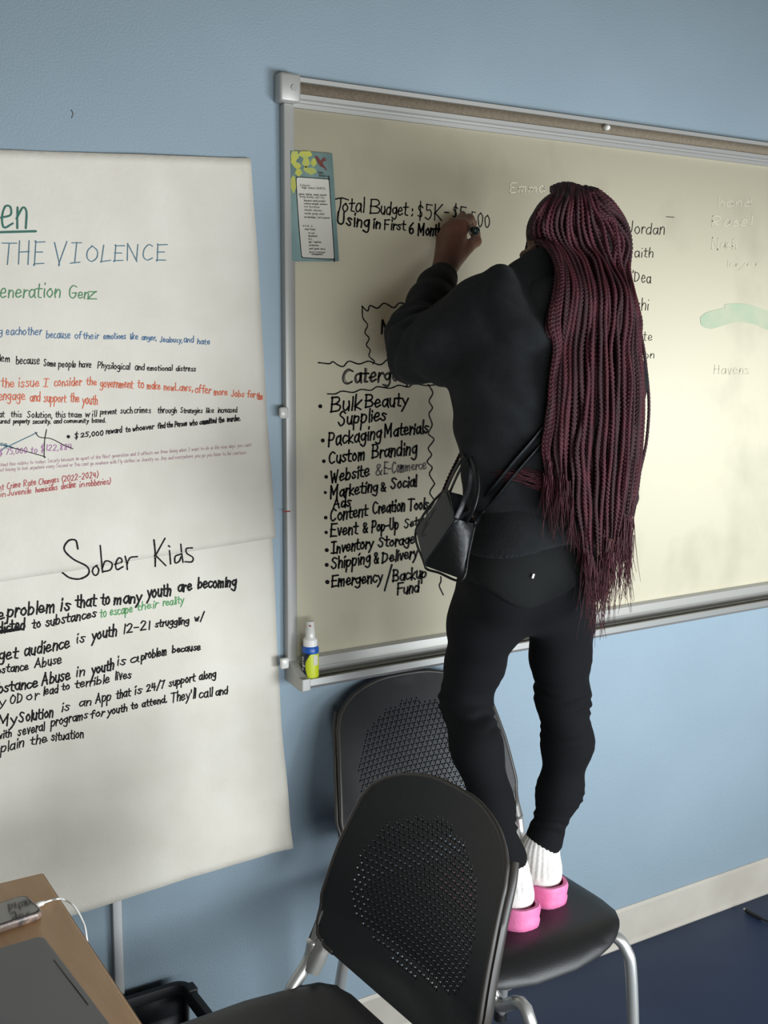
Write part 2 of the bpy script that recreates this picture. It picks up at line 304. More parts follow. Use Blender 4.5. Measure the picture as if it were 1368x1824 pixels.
block(S1, po1, 'lgreen', Z1, 38, 5, [('eneration', 2, 710, 288, 710), ('G', 322, 715, 362, 715, 36), ('en', 368, 715, 415, 715, 28), ('z', 418, 716, 450, 716, 34)], .4, 'green_line')
block(S1, po1, 'blue', Z1, 20, 4.2, [('g', -8, 882, 8, 882), ('eachother', 28, 885, 198, 886, 22), ('because', 217, 902, 332, 902, 22), ('of', 350, 904, 380, 905), ('their', 390, 904, 465, 905, 18), ('emotions', 487, 905, 595, 905, 17), ('like', 612, 906, 650, 906, 17), ('anger,', 667, 908, 738, 911, 15), ('Jealousy,', 752, 920, 858, 921, 15), ('and', 862, 920, 908, 921, 18), ('hate', 926, 928, 984, 930, 15)], .6, 'blue_line')
block(S1, po1, 'ink', Z1, 20, 4.6, [('lem', -4, 1010, 46, 1012, 20), ('because', 75, 1022, 188, 1022, 22), ('Some', 205, 1032, 262, 1034, 18), ('people', 275, 1036, 357, 1038, 18), ('have', 372, 1036, 430, 1038, 18), ('Physilogical', 460, 1042, 612, 1048, 18), ('and', 634, 1050, 678, 1050, 18), ('emotional', 690, 1052, 810, 1053, 15), ('distress', 826, 1054, 920, 1056, 15)], .6, 'black_line')
block(S1, po1, 'orange', Z2, 24, 5, [('the', 6, 76, 65, 76), ('issue', 85, 76, 185, 77), ('I', 205, 77, 226, 77), ('consider', 256, 73, 385, 70, 22), ('the', 408, 68, 455, 68, 20), ('government', 472, 78, 628, 82, 22), ('to', 647, 82, 675, 82), ('make', 690, 86, 754, 88, 20), ('new', 770, 92, 818, 94, 18), ('Laws,', 822, 92, 905, 97, 20), ('offer', 915, 104, 990, 108, 22), ('more', 1005, 114, 1068, 116, 18), ('Jobs', 1086, 122, 1145, 124, 17), ('for', 1162, 125, 1196, 127, 17), ('the', 1206, 134, 1232, 136, 17), ('engage', -6, 138, 118, 138, 26), ('and', 141, 142, 188, 143), ('support', 206, 148, 312, 148), ('the', 332, 147, 372, 147), ('youth', 388, 158, 460, 160, 26)], .6, 'orange_lines')
block(S1, po1, 'ink', Z2, 17, 4.4, [('at', -4, 218, 18, 218), ('this', 50, 217, 100, 219), ('Solution,', 126, 219, 248, 222), ('this', 260, 219, 308, 220), ('team', 321, 218, 385, 219, 16), ('will', 400, 217, 452, 217), ('prevent', 471, 206, 549, 204, 15), ('such', 566, 201, 622, 201), ('crimes', 630, 199, 708, 198), ('through', 740, 200, 830, 199), ('Strategies', 846, 200, 950, 198, 14), ('like', 966, 198, 1004, 198, 14), ('increased', 1022, 198, 1115, 196, 15),
  ('ured', -4, 248, 45, 247, 13), ('property', 62, 247, 138, 246, 12), ('security,', 152, 249, 240, 247, 13), ('and', 252, 248, 289, 247, 13), ('community', 300, 246, 418, 245, 12), ('based.', 432, 244, 497, 243, 13)], .6, 'black_lines')
block(S1, po1, 'ink', Z2, 14, 5.2, [('*', 320, 310, 8, 0), ('$', 348, 318, 366, 318, 14), ('25,000', 380, 312, 487, 304, 12.5), ('reward', 498, 297, 573, 290), ('to', 591, 288, 612, 286), ('whoever', 622, 284, 722, 272), ('find', 740, 271, 774, 268), ('the', 783, 267, 811, 264), ('Person', 820, 264, 876, 258), ('who', 888, 258, 926, 255), ('committed', 936, 253, 1016, 244), ('the', 1026, 244, 1053, 241), ('murder.', 1067, 240, 1128, 235)], .6, 'reward_line')
block(S1, po1, 'ink', Z2, 14, 4, [cur([(20, 352), (120, 378), (205, 402), (206, 402), (208, 330), (217, 278)], 4), cur([(165, 290), (185, 312), (240, 320), (300, 350), (340, 366)], 4), ], .3, 'black_sketch')
block(S1, po1, 'teal', Z2, 14, 4, [cur([(-10, 380), (45, 352), (172, 291)], 4), cur([(0, 348), (30, 350), (60, 360)], 4), ('og', 2, 352, 30, 354, 12)], .3, 'teal_sketch')
block(S1, po1, 'purple', Z2, 17, 3.6, [('$', -6, 398, 14, 396), ('75,000', 28, 393, 130, 386, 16), ('to', 146, 386, 174, 384, 18), ('$', 190, 382, 206, 380, 20), ('122,884', 216, 376, 340, 370, 17)], .5, 'purple_line')
block(S1, po1, 'mauve', Z2, 10, 2.0, [('stand thus relates to todays Society because im apart of the Next generation and it affects me from doing what I want to do in life now days you cant', -4, 450, 1220, 352), ('not having to look anywhere every Second or You cant go nowhere with Fly clothes or Jewelry on. Any and everywhere you go you have to be cautious.', -4, 474, 1200, 388)], .6, 'mauve_lines')
block(S1, po1, 'red', Z2, 17, 3.8, [('nt', -6, 561, 18, 559), ('Crime', 32, 556, 98, 546), ('Rate', 112, 544, 170, 536), ('Changes', 182, 536, 278, 522), ('(2022-2024)', 290, 522, 464, 498), ('in', 2, 592, 24, 590), ('Juvenile', 34, 588, 150, 576), ('homicides', 168, 572, 272, 558, 15), ('decline', 288, 556, 356, 546), ('in', 372, 548, 394, 545), ('robberies)', 404, 544, 520, 530)], .5, 'red_lines')
sc_ = [cur([(362, 95), (352, 58), (318, 60), (298, 100), (340, 145), (405, 180), (412, 215), (372, 238), (325, 233), (294, 212)], 8)]
block(S12, po2, 'ink', Z3, 50, 7, sc_ + [('o', 430, 224, 460, 222, 46), cur([(468, 85), (473, 150), (478, 205)], 7), cur([(476, 190), (492, 155), (522, 165), (515, 195), (480, 205)], 7), ('e', 535, 198, 572, 192, 48), cur([(585, 135), (592, 165), (594, 192)], 7), cur([(593, 170), (608, 140), (640, 135)], 7)], .2, 'title_word')
block(S12, po2, 'ink', Z3, 50, 7, [
  cur([(722, 60), (728, 120), (728, 178)], 8), cur([(772, 52), (730, 130), (730, 130), (776, 176)], 7), cur([(795, 110), (798, 140), (800, 168)], 7), cur([(792, 86), (794, 88)], 7), cur([(845, 125), (822, 135), (822, 165), (840, 158), (848, 140)], 7), cur([(848, 80), (852, 120), (858, 160)], 7), cur([(900, 95), (875, 98), (876, 120), (905, 140), (900, 160), (870, 160)], 7)], .2, 'title_word')
block(S2, po2, 'ink', Z3, 32, 8, [('e', -8, 430, 16, 428, 28), ('problem', 36, 418, 262, 390, 34), ('is', 284, 386, 326, 384), ('that', 354, 372, 448, 364), ('to', 475, 362, 512, 356), ('many', 534, 356, 662, 346, 30), ('youth', 690, 330, 803, 314, 30), ('are', 836, 300, 898, 292, 28), ('becoming', 930, 284, 1110, 274, 27),
  ('dicted', -6, 492, 115, 474, 28), ('to', 152, 470, 188, 464, 22), ('substances', 214, 462, 455, 414, 24)], .6, 'problem_line')
block(S2, po2, 'ink', Z3, 28, 15, [cur([(-10, 488), (40, 482), (85, 474)], 16)], .6, 'ink_blot')
block(S2, po2, 'bgreen', Z3, 24, 5, [('to', 470, 420, 498, 414), ('escape', 516, 410, 622, 396), ('their', 642, 388, 740, 372, 20), ('reality', 764, 366, 862, 352, 20)], .6, 'green_phrase')
block(S2, po2, 'ink', Z3, 28, 7.5, [('get', -4, 622, 82, 610, 30), ('audience', 114, 600, 330, 560, 30), ('is', 357, 538, 393, 534, 25), ('youth', 430, 526, 547, 504), ('12-21', 578, 494, 704, 474, 24), ('struggling', 728, 466, 888, 446, 19), ('w/', 912, 438, 954, 430, 18), ('bstance', -12, 684, 136, 664, 22), ('Abuse', 164, 654, 290, 634, 24),
  ('bstance', -8, 776, 180, 744, 28), ('Abuse', 198, 738, 330, 708, 30), ('in', 358, 696, 393, 690, 26), ('youth', 430, 690, 534, 660, 28), ('is', 550, 644, 586, 640, 24), ('a', 612, 634, 646, 628, 22), ('problem', 662, 618, 782, 594, 22), ('because', 808, 584, 940, 570, 18)], .6, 'audience_lines')
block(S2, po2, 'ink', Z3, 24, 7.2, [('y', -6, 838, 20, 836, 24), ('OD', 48, 826, 108, 816, 22), ('or', 126, 808, 178, 800, 22), ('lead', 204, 784, 272, 772, 22), ('to', 292, 762, 327, 756, 20), ('terrible', 354, 752, 515, 722, 22), ('lives', 540, 712, 615, 704, 22),
  ('My', -4, 928, 76, 918, 27), ('Solution', 90, 914, 254, 884, 28), ('is', 291, 862, 325, 856), ('an', 374, 838, 426, 830, 22), ('App', 447, 822, 520, 808, 24), ('that', 546, 802, 610, 786, 24), ('is', 630, 780, 662, 774, 22), ('24/7', 686, 768, 770, 744, 20), ('support', 792, 744, 914, 714, 20), ('along', 932, 712, 1010, 698, 20),
  ('with', -10, 990, 54, 976, 20), ('several', 86, 976, 210, 948, 24), ('programs', 240, 932, 416, 892, 24), ('for', 428, 892, 488, 880, 20), ('youth', 505, 878, 596, 858, 20), ('to', 616, 850, 643, 844, 18), ('attend.', 664, 840, 780, 814, 18), ("They'll", 800, 814, 914, 796, 24), ('call', 932, 796, 990, 786, 24), ('and', 1010, 784, 1066, 776, 20),
  ('plain', 6, 1052, 112, 1024, 26), ('the', 146, 1016, 222, 1004, 22), ('situation', 242, 998, 396, 984, 22)], .6, 'solution_lines')
# whiteboard text
K5 = 420 / 1368; Z5 = (480, 120, K5); K6 = 360 / 1368; Z6 = (500, 500, K6); Z7 = (500, 840, K6); ZR = (1100, 360, 268 / 1368)
block(SB, wb, 'ink', Z5, 46, 8, [cur([(384, 764), (420, 758), (455, 768)], 8), cur([(415, 762), (412, 800), (404, 832)], 8), ('otal', 425, 836, 548, 838), ('B', 585, 846, 640, 848, 46), ('udget', 648, 850, 803, 858, 42), (':', 822, 868, 832, 868), ('$', 858, 870, 890, 874, 48, 7), ('5', 905, 878, 945, 882, 56, 7), ('K', 960, 884, 1006, 886, 52, 7), ('-', 1016, 872, 1042, 874), ('$', 1064, 870, 1092, 874, 42, 7), ('5', 1104, 880, 1142, 884, 42, 7), ('500', 1168, 920, 1282, 932, 50, 5.5)], .3, 'budget_line')
block(SB, wb, 'ink', Z5, 34, 10, [('Using', 396, 908, 582, 930, 42), ('in', 602, 930, 640, 934, 34), ('First', 668, 938, 788, 946, 32), ('6', 808, 962, 838, 964, 36), ('Month', 864, 970, 1000, 976, 36)], .3, 'months_line')
wav = lambda pts, w=7: cur(pts, w)
block(SB, wb, 'ink', Z6, 50, 8, [wav([(552, 175), (588, 205), (605, 168), (655, 186), (700, 152), (765, 182), (800, 152), (840, 156), (900, 180), (950, 155)], 9), wav([(552, 175), (556, 250), (588, 300), (570, 350), (598, 390), (580, 435), (606, 470), (598, 510), (634, 545), (625, 562)], 8),
  wav([(258, 555), (330, 562), (352, 548), (390, 572), (425, 580), (462, 545), (530, 564), (595, 545), (660, 568), (690, 562), (725, 535), (780, 560), (850, 575), (920, 550)], 9), wav([(320, 766), (370, 766), (415, 748), (490, 756), (545, 736), (610, 742), (655, 718), (740, 728), (800, 708), (862, 720), (905, 698), (990, 710), (1080, 700), (1150, 694), (1200, 680)], 9),
  ('M', 682, 352, 752, 352, 50, 14), ('arketing', 768, 352, 1100, 352, 50, 14)], .3, 'box_outline')
block(SB, wb, 'inkf', Z6, 52, 13, [('C', 412, 700, 490, 696, 56), ('atergory', 500, 690, 900, 670, 56)], .3, 'category_heading')
block(SB, wb, 'inkf', Z6, 52, 5, [('C', 424, 694, 500, 690, 50), ('atergory', 508, 684, 905, 664, 56)], .3, 'category_heading')
block(SB, wb, 'ink', Z6, 50, 8.5, [wav([(1000, 705), (1030, 760), (1005, 815), (1028, 860), (1004, 905), (1026, 975), (1000, 1035), (1038, 1075), (1000, 1135), (1022, 1180), (992, 1225), (1026, 1265), (1008, 1310), (1040, 1368), (1040, 1380), (1010, 1435), (1040, 1490), (1015, 1540)], 8.5)], .3, 'wavy_divider')
block(SB, wb, 'ink', Z7, 50, 8.5, [wav([(1015, 245), (990, 290), (1020, 350)], 8)], .3, 'wavy_divider')
block(SB, wb, 'ink', Z7, 50, 8.5, [wav([(1085, 715), (1085, 745), (1075, 775), (1100, 832)], 8)], .3, 'wavy_divider')
BL = [('Bulk', 342, 886, 545, 868, 54), ('Beauty', 575, 858, 862, 846, 48), ('Supplies', 392, 980, 720, 940, 50), ('Packaging', 325, 1118, 690, 1064, 52), ('Materials', 705, 1056, 1004, 1028, 46), ('Custom', 325, 1240, 576, 1208, 46), ('Branding', 620, 1202, 930, 1170, 48)]
block(SB, wb, 'ink', Z6, 50, 12, [('*', 268, 850, 14, 0), ('*', 285, 1082, 14, 0), ('*', 292, 1222, 13, 0), ('*', 308, 1328, 13, 0)] + BL + [('Website', 338, 1366, 604, 1318, 46)], .3, 'bullet_list')
block(SB, wb, 'inkf', Z6, 46, 9, [('&', 642, 1318, 690, 1312, 46), ('E-Com', 702, 1308, 840, 1292, 44), ('merce', 846, 1286, 988, 1272, 34)], .3, 'bullet_list')
block(SB, wb, 'ink', Z7, 44, 12, [('*', 302, 142, 11, 0), ('*', 305, 312, 13, 0), ('*', 308, 412, 12, 0), ('*', 312, 532, 14, 0), ('*', 312, 632, 14, 0), ('*', 316, 748, 15, 0),
  ('Marketing', 338, 178, 664, 130, 44), ('&', 680, 132, 712, 128, 38), ('Social', 748, 118, 920, 96, 40), ('Ads', 358, 248, 474, 232, 38), ('Content', 334, 338, 592, 296, 46), ('Creation', 622, 286, 845, 262, 44), ('Tools', 868, 262, 1000, 250, 40), ('Event', 340, 438, 522, 418, 44), ('&', 556, 412, 590, 408, 40), ('Pop-Up', 620, 408, 800, 386, 42), ('Setup', 838, 384, 990, 350, 34),
  ('Inventory', 346, 552, 630, 514, 40), ('Storage', 662, 514, 914, 482, 38), ('Shipping', 344, 660, 612, 614, 44), ('&', 632, 622, 664, 616, 44), ('Delivery', 690, 616, 930, 580, 40), ('Emergency', 348, 778, 694, 744, 42), ('/', 706, 780, 744, 770, 66), ('Backup', 762, 742, 990, 716, 42), ('Fund', 792, 832, 938, 812, 40)], .3, 'bullet_list')
for it_ in ([('-', -40, 210, 40, 216, 30), ('-', 440, 152, 520, 158, 30), ('Jordan', 95, 282, 432, 296, 60), ('Faith', 90, 500, 328, 503, 54), ("N'Dea", 70, 715, 308, 736, 58), ('Mekhi', 20, 990, 288, 984, 62), ('Devonte', -40, 1262, 328, 1258, 48), ('Brandon', -20, 1425, 342, 1420, 44)]): block(SB, wb, 'ink', ZR, 64, 6.5, [it_], .3, 'written_name')
for it_ in ([('Emma', 130, 600, 300, 600, 28), ('hand', 1130, 668, 1290, 668, 26), ('Rasel', 1100, 760, 1290, 760, 28), ('Nash', 1100, 870, 1220, 870, 28), ('layer', 1170, 960, 1330, 960, 22), ('Havens', 1110, 1470, 1280, 1470, 26)]): block(SB, wb, 'ghost', (860, 120, 508 / 1368), 24, 4, [it_], .5, 'wiped_name')
ink = Ink(SB)
for (x, y, r) in ((1262, 566, 14), (1285, 560, 16), (1310, 556, 17), (1335, 558, 18), (1362, 562, 20)):
    pass
sm = [(1247, 566), (1260, 556), (1290, 548), (1292, 542), (1325, 541), (1352, 548), (1372, 556), (1390, 570), (1370, 588), (1345, 578), (1312, 574), (1288, 580), (1266, 586), (1250, 580)]
ink.b.add([SB(*p) for p in spline(sm + sm[:1], 5)[:-1]], [tuple(range(len(sm) * 5))]); ink.put('green_smear', 'smear', wb)

# ------------------------------------------------------------------ notepad on the board
TLn, TRn, BRn, BLn = W(516, 268, .020), W(591, 273, .020), W(603, 465, .020), W(519, 465, .020)
pad = thing('notepad', (TLn[0], -.012, BLn[2]), 'teal notepad with yellow flowers, a red bird and handwritten notes, stuck on the whiteboard', 'notepad')
b = MB(); q = [TLn, TRn, BRn, BLn]; b.hexa([(p[0], -.0115, p[2]) for p in q] + [(p[0], -.0195, p[2]) for p in q]); b.put('page_block', 'padside', pad)
b = MB(); b.hexa([(p[0] + .001, -.0195, p[2]) for p in q] + [(p[0] + .001, -.0202, p[2]) for p in q]); b.put('cover', 'padblue', pad)
SN = lambda px, py: W(px, py, .0205); SN2 = lambda px, py: W(px, py, .0207); SN3 = lambda px, py: W(px, py, .0210)
KN = 105 / 891; nz_ = lambda pts: [(505 + x * KN, 260 + y * KN) for x, y in pts]
def flat(S, pts, name, m, parent, n=1):
    pts = spline(list(pts) + [pts[0]], n)[:-1] if n > 1 else pts
    b = MB(); b.add([S(*p) for p in pts], [tuple(range(len(pts)))[::-1]]); return b.put(name, m, parent)
b = MB()
for (cx, cy, rx, ry) in ((170, 140, 60, 100), (330, 120, 100, 70), (340, 250, 60, 70), (210, 300, 55, 45), (455, 250, 45, 60), (420, 380, 80, 50), (230, 400, 55, 55), (150, 230, 45, 60), (150, 580, 50, 120), (340, 350, 40, 40)):
    a = np.arange(14) / 14 * 2 * np.pi; pts = nz_([(max(112, cx + rx * math.cos(t) * (1 + .18 * math.sin(5 * t))), max(80, cy + ry * math.sin(t) * (1 + .18 * math.cos(4 * t)))) for t in a])
    b.add([W(*p, .0205 + .00004 * (cx % 7)) for p in pts], [tuple(range(14))[::-1]])
b.put('flower_print', 'pady', pad)
flat(SN2, nz_([(472, 148), (510, 152), (545, 195), (560, 222), (600, 180), (632, 168), (628, 200), (655, 208), (640, 225), (590, 240), (605, 285), (640, 330), (655, 362), (650, 372), (605, 328), (560, 310), (520, 260), (495, 200)]), 'bird_print', 'bird', pad)
rr = nz_([(190, 500), (205, 475), (235, 470), (650, 500), (685, 515), (692, 545), (768, 1665), (760, 1700), (735, 1710), (320, 1690), (285, 1670), (270, 1630), (225, 1100)])
flat(SN, rr, 'ruled_panel', 'padw', pad, 4); ink = Ink(SN3); ink.line(rr + rr[:1], 1.3, 4, False); ink.put('panel_border', 'ink', pad)
ink = Ink(SN3)
for t, x0, y0, x1, y1 in (('Ideas', 245, 605, 400, 608), ('high school (AAPI)', 280, 640, 640, 660), ('phone, laptop, snack, pencils', 235, 738, 665, 755), ('bring money (30-75)', 250, 775, 630, 800), ('business cards product', 312, 835, 645, 848), ('contact people, invitees', 312, 880, 675, 895), ('our location', 312, 925, 550, 938), ('simple classes', 312, 975, 590, 990), ('create group chats', 318, 1030, 630, 1042), ('set meetings / not in person', 312, 1085, 710, 1100), ('work 6', 290, 1215, 445, 1225), ('main Points', 325, 1268, 488, 1275), ('read', 375, 1325, 470, 1330), ('download', 375, 1370, 510, 1375), ('list', 375, 1415, 430, 1420), ('app / website', 380, 1460, 575, 1468), ('promotion', 390, 1510, 535, 1515), ('past goals check', 392, 1560, 640, 1570), ('good customer', 392, 1612, 640, 1620), ('management', 425, 1645, 600, 1650)):
    ink.text(t, 505 + x0 * KN, 260 + y0 * KN, 505 + x1 * KN, 260 + y1 * KN, 17 * KN, .55, .5)
for t, x0, y0, x1, y1 in (('hope', 525, 410, 605, 420), ('lends us', 540, 460, 700, 475)): ink.text(t, 505 + x0 * KN, 260 + y0 * KN, 505 + x1 * KN, 260 + y1 * KN, 24 * KN, .6, .5)
ink.put('handwriting', 'inkf', pad)

# ------------------------------------------------------------------ spray bottle
bc = W(553, 1197, .050); bc[2] = .8735
bt = thing('spray_bottle', tuple(bc), 'small spray bottle with a lime and navy label standing on the whiteboard tray', 'bottle')
bc = np.array(bc)
b = MB(); b.add(*lathe([(.0145, 0), (.0165, .002), (.0168, .006), (.0168, .052), (.0158, .056)], bc)); b.put('label', 'labely', bt, smooth=True, angle=40)
b = MB(); b.add(*lathe([(.0166, .0525), (.0170, .054), (.0168, .062), (.0145, .067)], bc)); b.put('shoulder', 'bottleb', bt, smooth=True, angle=40)
b = MB(); b.add(*lathe([(.0142, .066), (.0142, .080), (.0115, .083), (.0105, .084)], bc)); b.put('collar', 'white', bt, smooth=True, angle=40)
b = MB(); b.add(*lathe([(.0100, .084), (.0095, .098), (.0088, .099), (.0080, .1150), (.0070, .1165)], bc)); b.put('pump_cap', 'clear', bt, smooth=True, angle=40)
vd = nrm(np.array([CAM[0] - bc[0], CAM[1] - bc[1], 0])); sd = np.array([vd[1] * -1, vd[0], 0]) * -1
vang = math.atan2(vd[1], vd[0])
def wrap(name, m, pts, r, n=14):                  # patch on the bottle surface: (angle deg from the viewer side, height)
    b = MB(); P = pts
    b.add([bc + np.array([r * math.cos(vang + math.radians(a)), r * math.sin(vang + math.radians(a)), z]) for a, z in P], [tuple(range(len(P)))]); return b
b = MB()
for i in range(14):
    z0, z1 = .003 + i * .0037, .003 + (i + 1) * .0037; lim = lambda z: -10 - 26 * math.sin(z / .055 * 3) + (z > .035) * (z - .035) * 900
    for j in range(6):
        a0 = -95 + j * 18; a1 = a0 + 18; a1 = min(a1, lim((z0 + z1) / 2))
        if a1 > a0: b.add([bc + np.array([.0171 * math.cos(vang + math.radians(a)), .0171 * math.sin(vang + math.radians(a)), z]) for a, z in ((a0, z0), (a1, z0), (a1, z1), (a0, z1))], [(0, 1, 2, 3)])
b.put('label_band', 'labeld', bt)
b = MB()
for j in range(3):
    a0, a1 = 22 + j * 12, 34 + j * 12; b.add([bc + np.array([.0171 * math.cos(vang + math.radians(a)), .0171 * math.sin(vang + math.radians(a)), z]) for a, z in ((a0, .030), (a1, .030), (a1, .050), (a0, .050))], [(0, 1, 2, 3)])
b.put('label_panel', 'padw', bt)
b = MB()
for st in strokes('expo', 0, 0, 1, 0, .30, .1, 0):
    P = spline(st, 4); T = np.gradient(P, axis=0); T /= np.linalg.norm(T, axis=1)[:, None] + 1e-9; N = np.stack([-T[:, 1], T[:, 0]], 1) * .03; vv = []
    for p, n_ in zip(P, N):
        for s_ in (1, -1):
            q = p + n_ * s_; a = -52 - q[1] * -50; z = .008 + q[0] * .040; vv.append(bc + np.array([.0174 * math.cos(vang + math.radians(a)), .0174 * math.sin(vang + math.radians(a)), z]))
    b.add(vv, [(2 * i, 2 * i + 2, 2 * i + 3, 2 * i + 1) for i in range(len(P) - 1)])
b.put('label_lettering', 'white', bt)
b = MB(); c = bc + vd * .0085 + [0, 0, .109]; b.add(*tube([c, c + vd * .002], .0018, 10)); b.put('nozzle', 'redtip', bt)

# ------------------------------------------------------------------ chairs
def back_half(v):
    return float(np.interp(v, [-.033, -.027, -.015, 0, .047, .143, .225, .250, .267, .281, .292, .2977], [.152, .180, .198, .207, .215, .203, .188, .176, .156, .128, .088, .04]))
REC = .3213
def back_map(u, v, t=0):                          # shell point: u across, v up the recline, t backwards
    y = .205 - .80 * u * u + v * math.sin(REC) - .012 * math.sin(v / .3 * math.pi) + t
    if v < .03: y -= 0.25 * (.03 - v)
    return (u, y, .5554 + v * math.cos(REC))
def seat_half(y):                                 # y from -.215 (front) to .205 (rear)
    return float(np.interp(y, [-.226, -.223, -.216, -.203, -.182, -.150, -.10, .03, .12, .152, .166, .174], [.045, .085, .125, .160, .188, .205, .213, .213, .200, .180, .154, .11]))
def seat_map(u, y, t=0):
    hw = seat_half(y); e = min(hw - abs(u), (y + .226), (.174 - y) * 1.5); e = max(e, 0)
    z = .465 - .010 * math.exp(-(u * u + y * y) / .02) - .028 * max(0, 1 - (y + .226) / .07) ** 2 - .008 * max(0, 1 - e / .03) ** 2
    z += .016 * max(0, (y - .09) / .085) ** 2
    return (u, y, z - t)
def yhole(cx, cy, s):
    p = []
    for k in range(3):
        a = math.radians(90 + 120 * k); ca, sa = math.cos(a), math.sin(a); w0, w1, L = .16 * s, .30 * s, s
        for l, w in ((L, -w1), (L, w1)): p.append((cx + l * ca - w * sa, cy + l * sa + w * ca))
        a2 = a + math.radians(60); p.append((cx + .20 * s * math.cos(a2), cy + .20 * s * math.sin(a2)))
    return p
def perf(outline, holes, step, inside, mp, th):
    pts = [Vector(p) for p in outline]; n0 = len(pts); edges = [(i, (i + 1) % n0) for i in range(n0)]; hf = []
    for h in holes:
        k = len(pts); pts += [Vector(p) for p in h]; edges += [(k + i, k + (i + 1) % len(h)) for i in range(len(h))]
    hc = np.array([np.mean(h, 0) for h in holes]) if holes else np.zeros((0, 2))
    xs = np.array(outline); lo, hi = xs.min(0), xs.max(0)
    for x in np.arange(lo[0], hi[0], step):
        for y in np.arange(lo[1], hi[1], step):
            if inside(x, y) and (len(hc) == 0 or np.min(np.hypot(hc[:, 0] - x, hc[:, 1] - y)) > .008): pts.append(Vector((x, y)))
    r = geometry.delaunay_2d_cdt(pts, edges, [], 0, 1e-7); V = [tuple(p) for p in r[0]]; fs = []
    for f in r[2]:
        c = np.mean([V[i] for i in f], 0)
        if not inside(c[0], c[1], 0): continue
        if len(hc):
            d = np.hypot(hc[:, 0] - c[0], hc[:, 1] - c[1]); j = int(np.argmin(d))
            if d[j] < .006 and pip(c, holes[j]): continue
        fs.append(tuple(f))
    ec = {}
    for f in fs:
        for a, b_ in zip(f, f[1:] + f[:1]): ec[(a, b_)] = 1
    n = len(V); vv = [mp(x, y) for x, y in V] + [mp(x, y, th) for x, y in V]
    F_ = [f[::-1] for f in fs] + [tuple(i + n for i in f) for f in fs]
    for (a, b_) in ec:
        if (b_, a) not in ec: F_.append((a, b_, b_ + n, a + n))
    return vv, F_
def pip(p, poly):
    ins = False; n = len(poly)
    for i in range(n):
        (x1, y1), (x2, y2) = poly[i], poly[(i + 1) % n]
        if (y1 > p[1]) != (y2 > p[1]) and p[0] < (x2 - x1) * (p[1] - y1) / (y2 - y1) + x1: ins = not ins
    return ins
vs = np.concatenate([np.linspace(-.032, -.010, 6), np.linspace(.005, .25, 20), np.linspace(.256, .2977, 10)])
ol = [(back_half(v), v) for v in vs]; ol = ol + [(-x, y) for x, y in ol[::-1]]
pit = .0122; hs = []
for j in range(-2, 24):
    v = .022 + j * pit * .866
    for i in range(-16, 17):
        u = (i + .5 * (j % 2)) * pit; lim = .158 - .5 * max(0, v - .14)
        cv = abs(v - .128) / .118; 
        if cv > 1: continue
        if abs(u) < lim * (1 - cv ** 4) ** .5 and abs(u) < back_half(v) - .035: hs.append(yhole(u, v, .0060))
b = MB(); bv, bf = perf(ol, hs, .016, lambda x, y, m=.005: -.032 + m < y < .2977 - m and abs(x) < back_half(y) - m, lambda u, v, t=0: back_map(u, v, t), .0045)
ys = np.concatenate([np.linspace(-.226, -.150, 12), np.linspace(-.13, .12, 12), np.linspace(.134, .174, 8)])
so = [(seat_half(y), y) for y in ys]; so = so + [(-x, y) for x, y in so[::-1]]
shs = [yhole((i + .5 * (j % 2)) * .0125, .005 + j * .0108, .0044) for j in range(0, 11) for i in range(-6, 7) if abs(i) < 6.4 - abs(j - 5) * .5]
sv, sf = perf(so, shs, .014, lambda x, y, m=.005: -.226 + m < y < .174 - m and abs(x) < seat_half(y) - m, lambda u, v, t=0: seat_map(u, v, t), .008)
